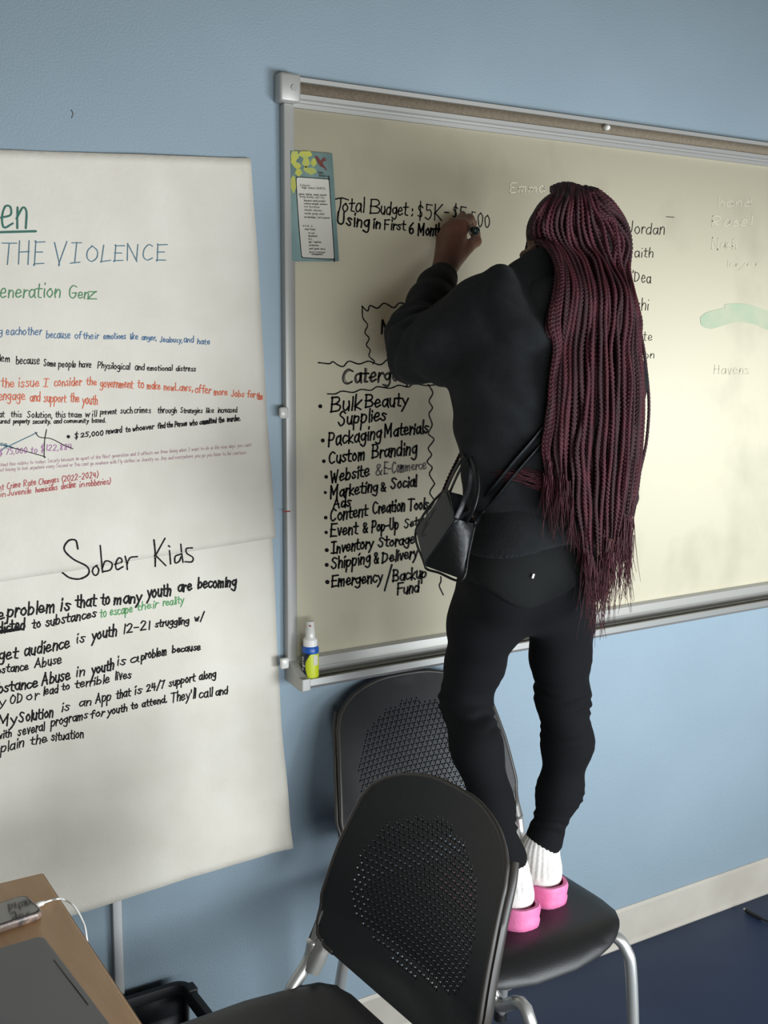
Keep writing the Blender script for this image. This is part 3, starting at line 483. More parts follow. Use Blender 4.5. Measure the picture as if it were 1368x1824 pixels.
def make_chair(loc, rz, label, legpts):
    c = thing('stacking_chair', loc, label, 'chair', rz, 'perforated black stacking chairs')
    kw = dict(local=True)
    o = MB(); o.add(bv, bf); o = o.put('backrest', 'poly', c, smooth=True, angle=35, **kw)
    o = MB(); o.add(sv, sf); o.put('seat', 'poly', c, smooth=True, angle=50, **kw)
    b = MB(); P = []
    for sgn in (1, -1):                           # rolled rim round the shell
        pass
    rim = [back_map(*(np.array(back_edge) * 1.0), .004) for back_edge in ol]; P = spline(rim, 2)
    b.add(*tube(P, .0048, 8)); b.put('rim', 'polyg', c, smooth=True, **kw)
    for sgn in (1, -1):
        va = np.linspace(.250, -.035, 16); P = [np.array(back_map(sgn * (back_half(max(v, .0)) - .004), v, .020)) for v in va]
        b = MB(); wd = np.interp(va, [-.05, .05, .250], [.021, .019, .006]); b.add(*tube(spline(P, 2)[:31], np.interp(np.linspace(0, 1, 31), np.linspace(0, 1, 16), np.full(16, .008)), 8, ry=np.interp(np.linspace(0, 1, 31), np.linspace(0, 1, 16), wd)))
        b.put('side_support', 'polyg', c, smooth=True, angle=60, **kw)
        P = [np.array(back_map(sgn * (.203), v, .016)) + [sgn * .003, 0, 0] for v in (.040, .015, -.015, -.06)]
        b = MB(); b.add(*tube(P, [.007, .011, .012, .011], 10, ry=[.010, .016, .016, .012])); b.put('bracket', 'silver', c, smooth=True, angle=50, **kw)
        x = sgn * .205; e = P[-1]
        up = spline([(x, e[1] + .004, e[2] + .03), (x, e[1] - .006, e[2] - .005), (x - sgn * .004, e[1] - .040, e[2] - .040), (x - sgn * .012, .085, .425), (x - sgn * .02, .0, .420), (x - sgn * .02, -.10, .420)], 6)
        b = MB(); b.add(*tube(up, .0112, 14)); b.put('upright', 'chrome', c, smooth=True, **kw)
    for sgn in (1, -1):                           # silver joint wrapping the lower corner of the shell
        P = [np.array(back_map(sgn * u_, v_, .014)) for u_, v_ in ((.190, -.012), (.190, -.03), (.191, -.055), (.192, -.080))]
        b = MB(); b.add(*tube(P, [.012, .016, .017, .0135], 12, ry=[.010, .014, .015, .0135])); b.put('joint', 'silver', c, smooth=True, angle=50, **kw)
    for P in legpts:
        b = MB(); P = np.array(P, float); b.add(*tube(spline(P, 6), .0115, 14)); lg = b.put('leg', 'chrome', c, smooth=True, **kw)
        e = P[-1]; b = MB(); b.add(*tube([e + [0, 0, .022], e + [0, 0, 0]], [.014, .015], 12)); b.put('foot_glide', 'poly', lg, smooth=True, angle=40, **kw)
    b = MB(); b.add(*tube(spline([(-.19, .06, .408), (0, .06, .404), (.19, .06, .408)], 5), .010, 12)); b.put('cross_tube', 'chrome', c, smooth=True, **kw)
    return c
C1 = np.array([1.2374, -.3274, 0.0]); Y1 = math.radians(-.6)
legs = lambda s: [(s * .15, -.10, .420), (s * .178, -.165, .424), (s * .196, -.192, .400), (s * .203, -.205, .33), (s * .210, -.225, .012)]
rleg = lambda s: [(s * .19, .02, .412), (s * .20, .10, .405), (s * .206, .160, .36), (s * .213, .190, .25), (s * .222, .225, .012)]
# leg of the back chair nearest the front chair kicks out further
q1 = [W(868, 1742, .50), W(875, 1762, .505), W(893, 1790, .525), W(945, 1822, .60)]; q1 = [tuple(np.array([(p - C1)[0] * math.cos(Y1) + (p - C1)[1] * math.sin(Y1), -(p - C1)[0] * math.sin(Y1) + (p - C1)[1] * math.cos(Y1), p[2]])) for p in q1]
fl = [(-.13, -.10, .42)] + q1 + [(q1[-1][0] + .03, q1[-1][1] - .03, .012)]
ch1 = make_chair(tuple(C1), Y1, 'black perforated stacking chair against the wall, the one the person stands on', [legs(1), fl, rleg(1), rleg(-1)])
ch2 = make_chair((.6848, -.5982, 0), math.radians(-87.63), 'black perforated stacking chair in front, empty and turned sideways to the wall', [legs(1), legs(-1), rleg(1), rleg(-1)])

# ------------------------------------------------------------------ table, laptop, phone, cable
TZ = .735
tb = thing('table', (.40, -.324, 0), 'maple-topped table beside the posters carrying a phone and a laptop', 'table')
b = MB(); b.box((-.55, -1.75, TZ - .028), (.400, -.324, TZ)); b.put('tabletop', 'maple', tb, bevel=.002)
b = MB(); b.box((.4000, -1.75, TZ - .026), (.4015, -.324, TZ - .002)); b.put('edge_band', 'edge', tb)
for x, y in ((-.5, -.38), (.33, -1.69), (-.5, -1.69), (.30, -.42)):
    b = MB(); b.add(*tube([(x, y, TZ - .028), (x, y, .0)], .02, 14)); b.put('leg', 'polyg', tb, smooth=True, angle=40)
def rrect(cx, cy, hx, hy, r, ang, n=6):
    P = []
    for k, (sx, sy) in enumerate(((1, 1), (-1, 1), (-1, -1), (1, -1))):
        for i in range(n + 1):
            a = math.pi / 2 * (k + i / n); P.append((sx * (hx - r) + r * math.cos(a), sy * (hy - r) + r * math.sin(a)))
    ca, sa = math.cos(ang), math.sin(ang); return [(cx + x * ca - y * sa, cy + x * sa + y * ca) for x, y in P]
def slab(P, z0, z1, e=.001):
    n = len(P); c = np.mean(P, 0); sh = [tuple(c + (np.array(p) - c) * (1 - e / .05)) for p in P]; R_ = [(sh, z0), (P, z0 + e), (P, z1 - e), (sh, z1)]
    v = [(x, y, z) for Q, z in R_ for x, y in Q]; f = [tuple(range(n))[::-1], tuple(range(3 * n, 4 * n))]
    for k in range(3): f += [(k * n + i, k * n + (i + 1) % n, (k + 1) * n + (i + 1) % n, (k + 1) * n + i) for i in range(n)]
    return v, f
LA = math.radians(3.5); lu = np.array([math.cos(LA), math.sin(LA)]); lv = np.array([-math.sin(LA), math.cos(LA)])   # lu: to the front edge, lv: towards the wall
ce = Zp(76, 1666, TZ + .014)[:2]                   # near-wall front corner
lc = ce - lu * .108 - lv * .152
lp = thing('laptop', (lc[0], lc[1], TZ), 'grey open laptop on the maple table below the phone', 'laptop')
b = MB(); b.add(*slab(rrect(lc[0], lc[1], .108, .152, .012, LA), TZ + .0015, TZ + .015)); b.put('base', 'laptop', lp, smooth=True, angle=40)
L2 = lambda a, c: lc + lu * a + lv * c
b = MB(); P = [L2(*p) for p in ((-.095, -.135), (.002, -.135), (.002, .135), (-.095, .135))]; b.hexa([(p[0], p[1], TZ + .0145) for p in P] + [(p[0], p[1], TZ + .0152) for p in P]); kb = b.put('keyboard', 'key', lp)
for r_ in range(5):
    for c_ in range(13):
        x = -.0085 - r_ * .0185; y = -.125 + c_ * .0200
        P = [L2(x + dx, y + dy) for dx, dy in ((-.008, -.0085), (.008, -.0085), (.008, .0085), (-.008, .0085))]
        b = MB(); b.hexa([(p[0], p[1], TZ + .0152) for p in P] + [(p[0], p[1], TZ + .0162) for p in P]); b.put('key', 'key', kb)
b = MB(); P = [L2(*p) for p in ((.1000, -.045), (.1013, -.045), (.1013, .1), (.1000, .1))]; P = [Zp(95, 1710, TZ + .015)[:2], Zp(156, 1790, TZ + .015)[:2]]; P = [P[0], P[0] + lu * .0012, P[1] + lu * .0012, P[1]]; b.hexa([(p[0], p[1], TZ + .0148) for p in P] + [(p[0], p[1], TZ + .0154) for p in P]); b.put('lid_notch', 'key', lp)
b = MB(); h0 = L2(-.108, 0); hd = -lu * .34
pts = []
for t in (0, .007):
    for (c_, s_) in ((-.152, 0), (.152, 0), (.152, .21), (-.152, .21)):
        p = h0 + lv * c_ + hd * s_ - lu * t; pts.append((p[0], p[1], TZ + .017 + s_ * .94))
b.hexa(pts); b.put('lid', 'laptop', lp, bevel=.002)
b = MB(); b.hexa([(p[0] + lu[0] * .001 * k, p[1] + lu[1] * .001 * k, p[2]) for k in (0, 1) for p in [np.array(pts[0]) * .96 + np.array(pts[2]) * .04, np.array(pts[1]) * .96 + np.array(pts[3]) * .04, np.array(pts[2]) * .96 + np.array(pts[0]) * .04, np.array(pts[3]) * .96 + np.array(pts[1]) * .04]]); b.put('screen', 'glass', lp)
PZ = TZ + .011
pa, pb = Zp(47, 1594, PZ)[:2], Zp(75, 1621, PZ)[:2]     # short end towards the table edge
e1 = nrm(pb - pa); e0 = np.array([e1[1], -e1[0]]);
if e0[0] < 0: e0 = -e0
pw = np.linalg.norm(pb - pa) / 2 + .004; pm = (pa + pb) / 2; pc = pm - e0 * .074; pang = math.atan2(e0[1], e0[0])
ph = thing('smartphone', (pc[0], pc[1], TZ), 'dark smartphone in a marbled case lying on the maple table, charging', 'phone')
b = MB(); b.add(*slab(rrect(pc[0], pc[1], .075, pw, .011, pang), TZ, TZ + .0105, .0015)); b.put('case', 'phonecase', ph, smooth=True, angle=50)
b = MB(); b.add(*slab(rrect(pc[0], pc[1], .0728, pw - .002, .010, pang), TZ + .0095, TZ + .0112, .0004)); b.put('bezel', 'key', ph)
b = MB(); b.add(*slab(rrect(pc[0], pc[1], .0712, pw - .0038, .009, pang), TZ + .0105, TZ + .0115, .0002)); b.put('screen', 'glass', ph)
cs = pc + e0 * .076; P = [np.array([cs[0], cs[1], TZ + .0055])]
P.append(np.array([*(cs + e0 * .010), TZ + .0055]))
c_tab = Zp(92, 1603, TZ + .004); P += [c_tab, Zp(104, 1601, TZ + .007), W(112, 1602, .385), W(130, 1612, .40), W(146, 1638, .415), W(154, 1668, .43), np.array([.432, -.45, .60]), np.array([.425, -.47, .42]), np.array([.40, -.5, .25])]
cb = thing('charging_cable', tuple(P[0]), 'white charging cable plugged into the phone and hanging over the table edge', 'cable')
b = MB(); b.add(*tube(spline(P[1:], 8), .0016, 8)); b.put('cord', 'white', cb, smooth=True)
b = MB(); b.add(*tube([P[0], P[0] * .4 + P[1] * .6, P[1], P[1] * .2 + Zp(80, 1606, TZ + .0045) * .8], [.0038, .0038, .0034, .002], 10)); b.put('plug', 'white', cb, smooth=True)

# ------------------------------------------------------------------ metal post, crate, floor cable
b = MB(); b.box((.603, -.0145, 0), (.621, -.001, .60)); pst = b.put('metal_post', 'alu', bevel=.001); tag(pst, 'thin silver metal post standing by the wall below the lower poster, behind the crate', 'post')
CZ = .30
cA = Zp(283, 1708, CZ); cB = Zp(206, 1726, CZ)
x1, yb = cA[0] + .015, min(cA[1] + .01, -.035); x0 = x1 - .34; yf = yb - .34
cr = thing('storage_crate', (x1 - .17, yb - .17, 0), 'black plastic crate on the floor between the table and the front chair', 'crate')
T_ = .004
def wallp(name, a, bq, holes):                    # crate wall from a to b with rectangular holes given as (s0,s1,z0,z1)
    a, bq = np.array(a), np.array(bq); L = np.linalg.norm(bq - a); d = (bq - a) / L; n = np.array([-d[1], d[0]]) * T_
    ss = sorted({0, L} | {h[0] for h in holes} | {h[1] for h in holes}); zz = sorted({.01, CZ - .012} | {h[2] for h in holes} | {h[3] for h in holes}); b = MB()
    for s0, s1 in zip(ss, ss[1:]):
        for z0, z1 in zip(zz, zz[1:]):
            cs_, cz = (s0 + s1) / 2, (z0 + z1) / 2
            if any(h[0] < cs_ < h[1] and h[2] < cz < h[3] for h in holes): continue
            p = [a + d * s0, a + d * s1, a + d * s1 + n, a + d * s0 + n]; b.hexa([(q[0], q[1], z0) for q in p] + [(q[0], q[1], z1) for q in p])
    return b.put(name, 'crate', cr)
wallp('side_wall', (x1, yb), (x0, yb), [(.1, .24, .19, .235)]); wallp('side_wall', (x0, yb), (x0, yf), [(.1, .24, .19, .235)]); wallp('side_wall', (x0, yf), (x1, yf), [(.1, .24, .19, .235)]); wallp('side_wall', (x1, yf), (x1, yb), [(.22, .315, .16, .265)])
b = MB(); b.box((x0, yf, .006), (x1, yb, .012)); b.put('bottom', 'crate', cr)
rp = rrect((x0 + x1) / 2, (yb + yf) / 2, .178, .178, .03, 0, 5); ri = rrect((x0 + x1) / 2, (yb + yf) / 2, .164, .164, .02, 0, 5); n = len(rp)
v = [(x, y, CZ - .022) for x, y in rp] + [(x, y, CZ) for x, y in rp] + [(x, y, CZ) for x, y in ri] + [(x, y, CZ - .022) for x, y in ri]
b = MB(); b.add(v, [(k * n + i, k * n + (i + 1) % n, ((k + 1) % 4) * n + (i + 1) % n, ((k + 1) % 4) * n + i) for k in range(4) for i in range(n)]); b.put('rim', 'crate', cr, bevel=.002)
for (cx, cy) in ((x1 + .006, yb - .2), (x1 + .004, yb - .03)):
    b = MB(); b.box((cx - .012, cy - .014, CZ - .03), (cx + .008, cy + .014, CZ + .004)); b.put('lug', 'crate', cr, bevel=.003)
P = [Zp(1327, 1620, .006), Zp(1340, 1628, .006), Zp(1352, 1634, .005), Zp(1368, 1641, .004), Zp(1400, 1650, .003), Zp(1450, 1655, .003), Zp(1530, 1700, .003), Zp(1600, 1690, .003)]
ink = Ink(lambda px, py: W(px, py, .0006)); ink.line([(127, 196), (130, 202), (128, 209)], 1.6, 5); sc = ink.put('scuff_mark', 'inkf', None); tag(sc, 'small dark scuff on the blue wall high above the posters', 'scuff')
uc = thing('floor_cable', tuple(P[0] * [1, 1, 0]), 'black cable with a metal plug tip lying on the blue floor near the baseboard', 'cable')
b = MB(); b.add(*tube(spline(P[2:], 6), .0028, 8)); b.put('cord', 'poly', uc, smooth=True)
b = MB(); b.add(*tube([P[0] + (P[1] - P[0]) * .15, P[1], P[2], P[2] + (P[3] - P[2]) * .4], [.0055, .0055, .005, .003], 10)); b.put('plug', 'poly', uc, smooth=True, angle=50)
b = MB(); b.add(*tube([P[0] - (P[1] - P[0]) * .12, P[0] + (P[1] - P[0]) * .2], .0036, 8)); b.put('plug_tip', 'chrome', uc)
# ------------------------------------------------------------------ implicit surfaces for the figure
class Field:
    def __init__(s): s.p = []
    def cone(s, a, b, ra, rb, k=.02, fy=1.0): s.p.append(('c', np.array(a, float), np.array(b, float), ra, rb, k, fy)); return s
    def chain(s, J, k=.02, fy=1.0):
        for (a, ra), (b_, rb) in zip(J, J[1:]): s.cone(a, b_, ra, rb, k, fy)
        return s
    def ell(s, c, r, R=None, k=.02, sub=False): s.p.append(('s' if sub else 'e', np.array(c, float), np.array(r, float), np.eye(3) if R is None else np.array(R), 0, k, 1)); return s
    def _d(s, q, X):
        t = q[0]
        if t == 'c':
            _, a, b_, ra, rb, k, fy = q; sc_ = np.array([1, 1 / fy, 1]); A = a * sc_; B = b_ * sc_; P = X * sc_ - A; ba = B - A
            h = np.clip((P @ ba) / (ba @ ba + 1e-12), 0, 1); return (np.sqrt(((P - h[..., None] * ba) ** 2).sum(-1)) - (ra + (rb - ra) * h)) * (fy if fy < 1 else 1)
        _, c, r, R, _, k, _ = q; L = (X - c) @ R.T; k0 = np.sqrt(((L / r) ** 2).sum(-1)); k1 = np.sqrt(((L / r ** 2) ** 2).sum(-1)) + 1e-9; return k0 * (k0 - 1) / k1
    def bb(s, q):
        if q[0] == 'c': m = max(q[3], q[4]) + q[5] + .02; return np.minimum(q[1], q[2]) - m, np.maximum(q[1], q[2]) + m
        m = max(q[2]) + q[5] + .02; return q[1] - m, q[1] + m
    @staticmethod
    def mix(f, d, q):
        k = q[5]
        if q[0] == 's': h = np.maximum(k - np.abs(f + d), 0) / k; return np.maximum(f, -d) + h * h * k / 4
        h = np.maximum(k - np.abs(f - d), 0) / k; return np.minimum(f, d) - h * h * k / 4
    def eval(s, X):
        f = np.full(X.shape[:-1], 9.0)
        for q in s.p: f = s.mix(f, s._d(q, X), q)
        return f
    def mesh(s, h, post=None):
        lo = np.min([s.bb(q)[0] for q in s.p if q[0] != 's'], 0); hi = np.max([s.bb(q)[1] for q in s.p if q[0] != 's'], 0); n = np.ceil((hi - lo) / h).astype(int) + 1
        ax = [lo[i] + np.arange(n[i]) * h for i in range(3)]; f = np.full(n, .08, np.float32)
        for q in s.p:
            a, b_ = s.bb(q); i0 = np.clip(((a - lo) / h).astype(int), 0, n); i1 = np.clip(((b_ - lo) / h).astype(int) + 1, 0, n); sl = tuple(slice(i0[i], i1[i]) for i in range(3))
            X = np.stack(np.meshgrid(*[ax[i][i0[i]:i1[i]] for i in range(3)], indexing='ij'), -1); f[sl] = s.mix(f[sl], s._d(q, X), q)
        if post is not None:
            X = np.meshgrid(*ax, indexing='ij', sparse=True); f = post(f, *X).astype(np.float32)
        return nets(f, lo, h)
def nets(f, lo, h):
    s = f < 0; c = sum(s[i:s.shape[0] - 1 + i, j:s.shape[1] - 1 + j, k:s.shape[2] - 1 + k].astype(np.int8) for i in (0, 1) for j in (0, 1) for k in (0, 1))
    act = (c > 0) & (c < 8); I = np.argwhere(act); idx = np.full(act.shape, -1, np.int32); idx[act] = np.arange(len(I))
    cv = {(i, j, k): f[I[:, 0] + i, I[:, 1] + j, I[:, 2] + k] for i in (0, 1) for j in (0, 1) for k in (0, 1)}
    acc = np.zeros((len(I), 3)); cnt = np.zeros(len(I)); cor = list(cv)
    for a in cor:
        for d in range(3):
            if a[d] == 0:
                b_ = tuple(1 if q == d else a[q] for q in range(3)); fa, fb = cv[a], cv[b_]; m = (fa < 0) != (fb < 0); t = np.where(m, fa / np.where(m, fa - fb, 1), 0)
                p = np.array(a, float)[None] + t[:, None] * np.eye(3)[d]; acc[m] += p[m]; cnt[m] += 1
    V = lo + (I + acc / cnt[:, None]) * h; Fs = []
    for d in range(3):
        e, g = [(1, 2), (2, 0), (0, 1)][d]; sl0 = [slice(1, -1)] * 3; sl1 = [slice(1, -1)] * 3; sl0[d] = slice(0, -1); sl1[d] = slice(1, None)
        A, B = s[tuple(sl0)], s[tuple(sl1)]; E_ = np.argwhere(A != B); off = np.ones(3, int); off[d] = 0; E_ = E_ + off; ins = s[E_[:, 0], E_[:, 1], E_[:, 2]]
        ue, ug = np.eye(3, dtype=int)[e], np.eye(3, dtype=int)[g]; q = [E_ - ue - ug, E_ - ug, E_, E_ - ue]; q = np.stack([idx[x[:, 0], x[:, 1], x[:, 2]] for x in q], 1)
        q[~ins] = q[~ins][:, ::-1]; Fs.append(q)
    Fq = np.vstack(Fs); return V, Fq[(Fq >= 0).all(1)]
def relax(V, Fq, it=2):
    for _ in range(it):
        A = np.zeros_like(V); n = np.zeros(len(V))
        for i in range(4):
            for j in ((i + 1) % 4, (i + 3) % 4): np.add.at(A, Fq[:, i], V[Fq[:, j]]); np.add.at(n, Fq[:, i], 1)
        V = V * .5 + .5 * A / np.maximum(n, 1)[:, None]
    return V
def w(px, py, d, r): return (W(px, py, d), r)

person = thing('person', (1.30, -.42, .456), 'person in black hoodie with long burgundy braids, standing on a chair and writing', 'person')
# head frame
fw = nrm([-.78, .56, -.28]); sdv = nrm(np.cross(fw, [0, 0, 1])); upv = np.cross(sdv, fw); RH = np.array([sdv, fw, upv])
Hc = W(1014, 438, .350)
H = lambda a, b_, c: Hc + sdv * a + fw * b_ + upv * c
B_ = Field()
B_.ell(H(0, -.004, .005), (.066, .078, .086), RH, .02).ell(H(0, .028, -.052), (.047, .050, .054), RH, .03).ell(H(0, .046, -.080), (.030, .030, .026), RH, .03)
B_.cone(H(0, .076, -.020), H(0, .094, -.042), .008, .012, .014).cone(H(-.012, .088, -.045), H(.012, .088, -.045), .007, .007, .01)
B_.cone(H(-.018, .074, -.066), H(.018, .074, -.066), .007, .007, .010).cone(H(-.016, .072, -.074), H(.016, .072, -.074), .007, .007, .008)
for s in (-1, 1):
    B_.ell(H(s * .030, .084, -.008), (.017, .010, .011), RH, .012, True).ell(H(s * .030, .072, -.008), (.012, .012, .011), RH, .004)
    B_.cone(H(s * .014, .084, .008), H(s * .045, .070, .008), .007, .006, .014)
    B_.cone(H(s * .070, -.004, -.002), H(s * .073, .002, -.040), .013, .007, .008).ell(H(s * .082, .000, -.014), (.006, .007, .012), RH, .006, True)
neck = W(1004, 530, .395)
B_.cone(H(0, -.020, -.050), neck, .050, .052, .03)
sp = [w(985, 570, .40, .105), w(965, 650, .41, .118), w(947, 750, .42, .105), w(950, 860, .425, .092), w(950, 950, .43, .108), w(948, 1010, .43, .118)]
B_.chain(sp, .05, .66).cone(neck, W(985, 580, .40), .055, .07, .05)
aL = [w(900, 560, .40, .045), w(800, 612, .32, .040), w(748, 628, .25, .034), w(768, 540, .165, .030), w(786, 494, .125, .0235)]
B_.chain(aL, .03)
aR = [w(1080, 575, .41, .045), w(1094, 690, .43, .036), w(1096, 795, .43, .031), w(1093, 885, .38, .026), w(1088, 945, .345, .020)]
B_.chain(aR, .03)
for k_, (mx, md, r_) in enumerate(((1089, .352, .011), (1083, .338, .0115), (1076, .325, .0115), (1070, .313, .0105))):
    B_.cone(W(1087, 955, .343), W(mx - 3, 1000, md), .017, r_, .014)
    B_.chain([(W(mx - 3, 1000, md), r_ - .0015), (W(mx - 6, 1028, md - .002), .0088), (W(mx - 10, 1048, md + .006), .008), (W(mx - 14, 1062, md + .018), .0072)], .003)
B_.chain([(W(1084, 962, .340), .015), (W(1066, 985, .318), .0105), (W(1060, 1006, .312), .009), (W(1059, 1022, .318), .008)], .006)
lgL = [(W(893, 1020, .43), .070), (W(862, 1110, .38), .058), (W(846, 1180, .34), .047), (W(829, 1245, .315), .0395), (W(849, 1330, .37), .0405), (W(876, 1430, .40), .0325), (W(903, 1528, .390), .0235), (W(914, 1572, .385), .023)]
lgR = [(W(1000, 1020, .43), .066), (W(1000, 1110, .42), .051), (W(998, 1170, .41), .047), (W(1002, 1240, .40), .0425), (W(1011, 1320, .41), .041), (W(997, 1410, .39), .035), (W(968, 1500, .355), .0245), (W(968, 1548, .350), .023)]
B_.chain(lgL, .03).chain(lgR, .03)
heelL = Zp(932, 1652, .456); heelR = Zp(982, 1612, .456)
def foot(Fd, h, tx, g, k=.02):                     # h: heel point at sole level
    h = np.array(h) + [0, 0, .028]; t = h + np.array([tx, .185, 0]); a = h + np.array([0, .035, .0])
    Fd.cone(h + [0, .030, .026], h + [0, .045, .070], .030 + g, .027 + g, k).cone(h + [0, .030, .024], h + (t - h) * .55 + [0, 0, .022], .028 + g, .029 + g, k).cone(h + (t - h) * .5 + [0, 0, .020], t + [0, -.02, .014], .030 + g, .020 + g, k)
foot(B_, heelL, -.02, 0); foot(B_, heelR, .01, 0)
# left hand holding the marker
wr = W(789, 488, .120)
MC = {'i': W(825, 402, .098), 'm': W(810, 402, .088), 'r': W(797, 409, .074), 'l': W(787, 424, .060)}
for k_, r_ in (('i', .0135), ('m', .014), ('r', .0135), ('l', .0120)): B_.cone(wr + (MC[k_] - wr) * .12, MC[k_], .0175, r_, .012)
def fing(P, r): B_.chain([(W(*p), rr_) for p, rr_ in zip(P, r)], .0035)
fing([(825, 402, .098), (836, 389, .080), (842, 398, .055), (834, 408, .036)], [.0115, .0095, .0086, .0078])
fing([(810, 402, .088), (824, 387, .062), (830, 396, .036), (824, 408, .024)], [.0118, .0098, .0088, .0080])
fing([(797, 409, .074), (806, 396, .046), (814, 404, .022), (812, 416, .016)], [.0115, .0092, .0084, .0076])
fing([(787, 424, .060), (792, 411, .036), (800, 417, .018), (802, 428, .014)], [.0105, .0085, .0078, .0070])
B_.cone(wr + (W(832, 440, .100) - wr) * .3, W(832, 440, .100), .0165, .0140, .014)
fing([(832, 440, .100), (848, 430, .090), (847, 417, .066), (840, 411, .048)], [.0135, .0110, .0098, .0085])
V, Q = B_.mesh(.0032); put('body', relax(V, Q, 1), Q, 'skin', person, smooth=True)
b = MB(); b.add(*tube([H(-.078, .004, -.037), H(-.081, .004, -.037)], .0024, 8)); b.put('ear_stud', 'chrome', person)

# marker in the hand
ma, mb_ = W(849, 411, .128), W(822, 405, .014)
mk = thing('marker', tuple(ma), 'white dry-erase marker with a dark green end, held in the raised hand', 'marker')
u = mb_ - ma; L_ = np.linalg.norm(u)
b = MB(); b.add(*tube([ma + u * t for t in (.16, .17, .78, .80)], [.0078, .0082, .0082, .0072], 18)); b.put('barrel', 'white', mk, smooth=True, angle=40)
b = MB(); b.add(*tube([ma + u * t for t in (.0, .01, .03, .17)], [.0045, .0068, .0080, .0084], 18)); b.put('end_plug', 'mgreen', mk, smooth=True, angle=50)
b = MB(); b.add(*tube([ma + u * t for t in (.79, .86, .90, 1.0)], [.0066, .0060, .0030, .0020], 14)); b.put('nib', 'ink', mk, smooth=True, angle=50)

# hoodie
HD = Field()
HD.chain([w(955, 945, .43, .108), w(955, 900, .43, .118), w(956, 850, .425, .119), w(948, 750, .42, .136), w(962, 650, .41, .148), w(985, 580, .40, .130)], .04, .72)
HD.cone(W(990, 580, .40), W(1016, 545, .395), .080, .056, .04)
HD.chain([w(905, 556, .40, .060), w(868, 566, .385, .068), w(800, 610, .32, .066), w(748, 628, .25, .053), w(742, 600, .225, .050), w(762, 545, .170, .0385), w(775, 520, .148, .036)], .03)
HD.chain([w(1075, 575, .41, .060), w(1094, 690, .43, .050), w(1096, 795, .43, .045), w(1094, 885, .38, .038), w(1092, 930, .35, .034)], .03)
def folds(f, X, Y, Z):
    g = .0032 * np.sin(34 * Z + 22 * X + 4 * np.sin(9 * X + 3)) * np.sin(13 * X - 7 * Z + 15 * Y) + .0022 * np.sin(60 * Z - 45 * X + 3 * np.sin(20 * Y)) + .0012 * np.sin(120 * X + 70 * Z + 2 * np.sin(40 * Z))
    el = W(752, 620, .25); dd = np.exp(-((X - el[0]) ** 2 + (Y - el[1]) ** 2 + (Z - el[2]) ** 2) / .006)
    g = g + dd * .006 * np.sin(130 * (X * .8 + Z * .5 + Y))
    am = W(835, 660, .37); dd = np.exp(-((X - am[0]) ** 2 + (Y - am[1]) ** 2 + (Z - am[2]) ** 2) / .008)
    g = g + dd * .007 * np.sin(85 * (X + Z * .6))
    return f + g * (np.abs(f) < .04)
def rib(f, X, Y, Z): return f + .0004 * np.sin(2 * np.pi * np.arctan2(Y + .43, X - 1.26) / .045) * (np.abs(f) < .03)
hb = Field().cone(W(955, 962, .43), W(955, 920, .43), .117, .121, .01, .76); hb.ell(W(905, 1010, .475), (.084, .080, .092), None, .05).ell(W(985, 1005, .475), (.080, .078, .090), None, .05); hb.p.append(('s', W(953, 962, .43) + [0, 0, -.20], np.array([.4, .4, .220]), np.eye(3), 0, .004, 1))
V, Q = hb.mesh(.0036, rib); put('waistband', V, Q, 'hoodie', person, smooth=True)
cuff = Field().chain([w(770, 528, .154, .036), w(777, 512, .143, .037), w(787, 496, .130, .031)], .01)
V, Q = cuff.mesh(.003); put('cuff', V, Q, 'hoodin', person, smooth=True)
cuff = Field().chain([w(1092, 925, .35, .033), w(1090, 948, .33, .032)], .01)
V, Q = cuff.mesh(.003); put('cuff', V, Q, 'hoodin', person, smooth=True)
# hood lying on the back: dark opening with a doubled rim
lin_ = Field().chain([w(958, 528, .415, .040), w(968, 552, .450, .050), w(1000, 562, .470, .052), w(1050, 555, .470, .050)], .03)
V, Q = lin_.mesh(.004); put('hood_lining', V, Q, 'hoodin', person, smooth=True)
def cast(px, py, Fd, off=0.0, d1=.75):
    r = ray(px, py); t = (CAM_D - d1) / r[1]
    for _ in range(90):
        p = CAM + r * t; q = float(Fd.eval(p[None])[0])
        if q < .0015: break
        t += max(q * .6, .0008)
        if q > 1.0 or p[1] > -.02: return None
    return p - r / np.linalg.norm(r) * off
BODY = Field(); BODY.p = HD.p + lin_.p
hp = []
for (px, py) in ((906, 486), (911, 510), (917, 535), (926, 560), (942, 583), (965, 602), (990, 612), (1010, 616)):
    q = cast(px, py, BODY); 
    if q is not None: hp.append(q)
hp = np.array(hp); P = spline(hp, 6)
hp = np.vstack([W(904, 503, .37), hp]); P = spline(hp, 3); P = P + np.array([-.35, .93, 0]) * np.interp(np.arange(len(P)), [0, len(P) * .6, len(P)], [.005, .006, .020])[:, None]
RING = [((p), .0125 + .002 * math.sin(i * 1.3)) for i, p in enumerate(P)]
NB = len(HD.p); HD.chain(RING, .007); HD.chain([(P[i] + np.array([-.014, .012, .004]), .013) for i in range(4, len(P), 3)], .03)
V, Q = HD.mesh(.0048, folds); put('hoodie', relax(V, Q, 1), Q, 'hoodie', person, smooth=True)
HD.p = HD.p[:NB]
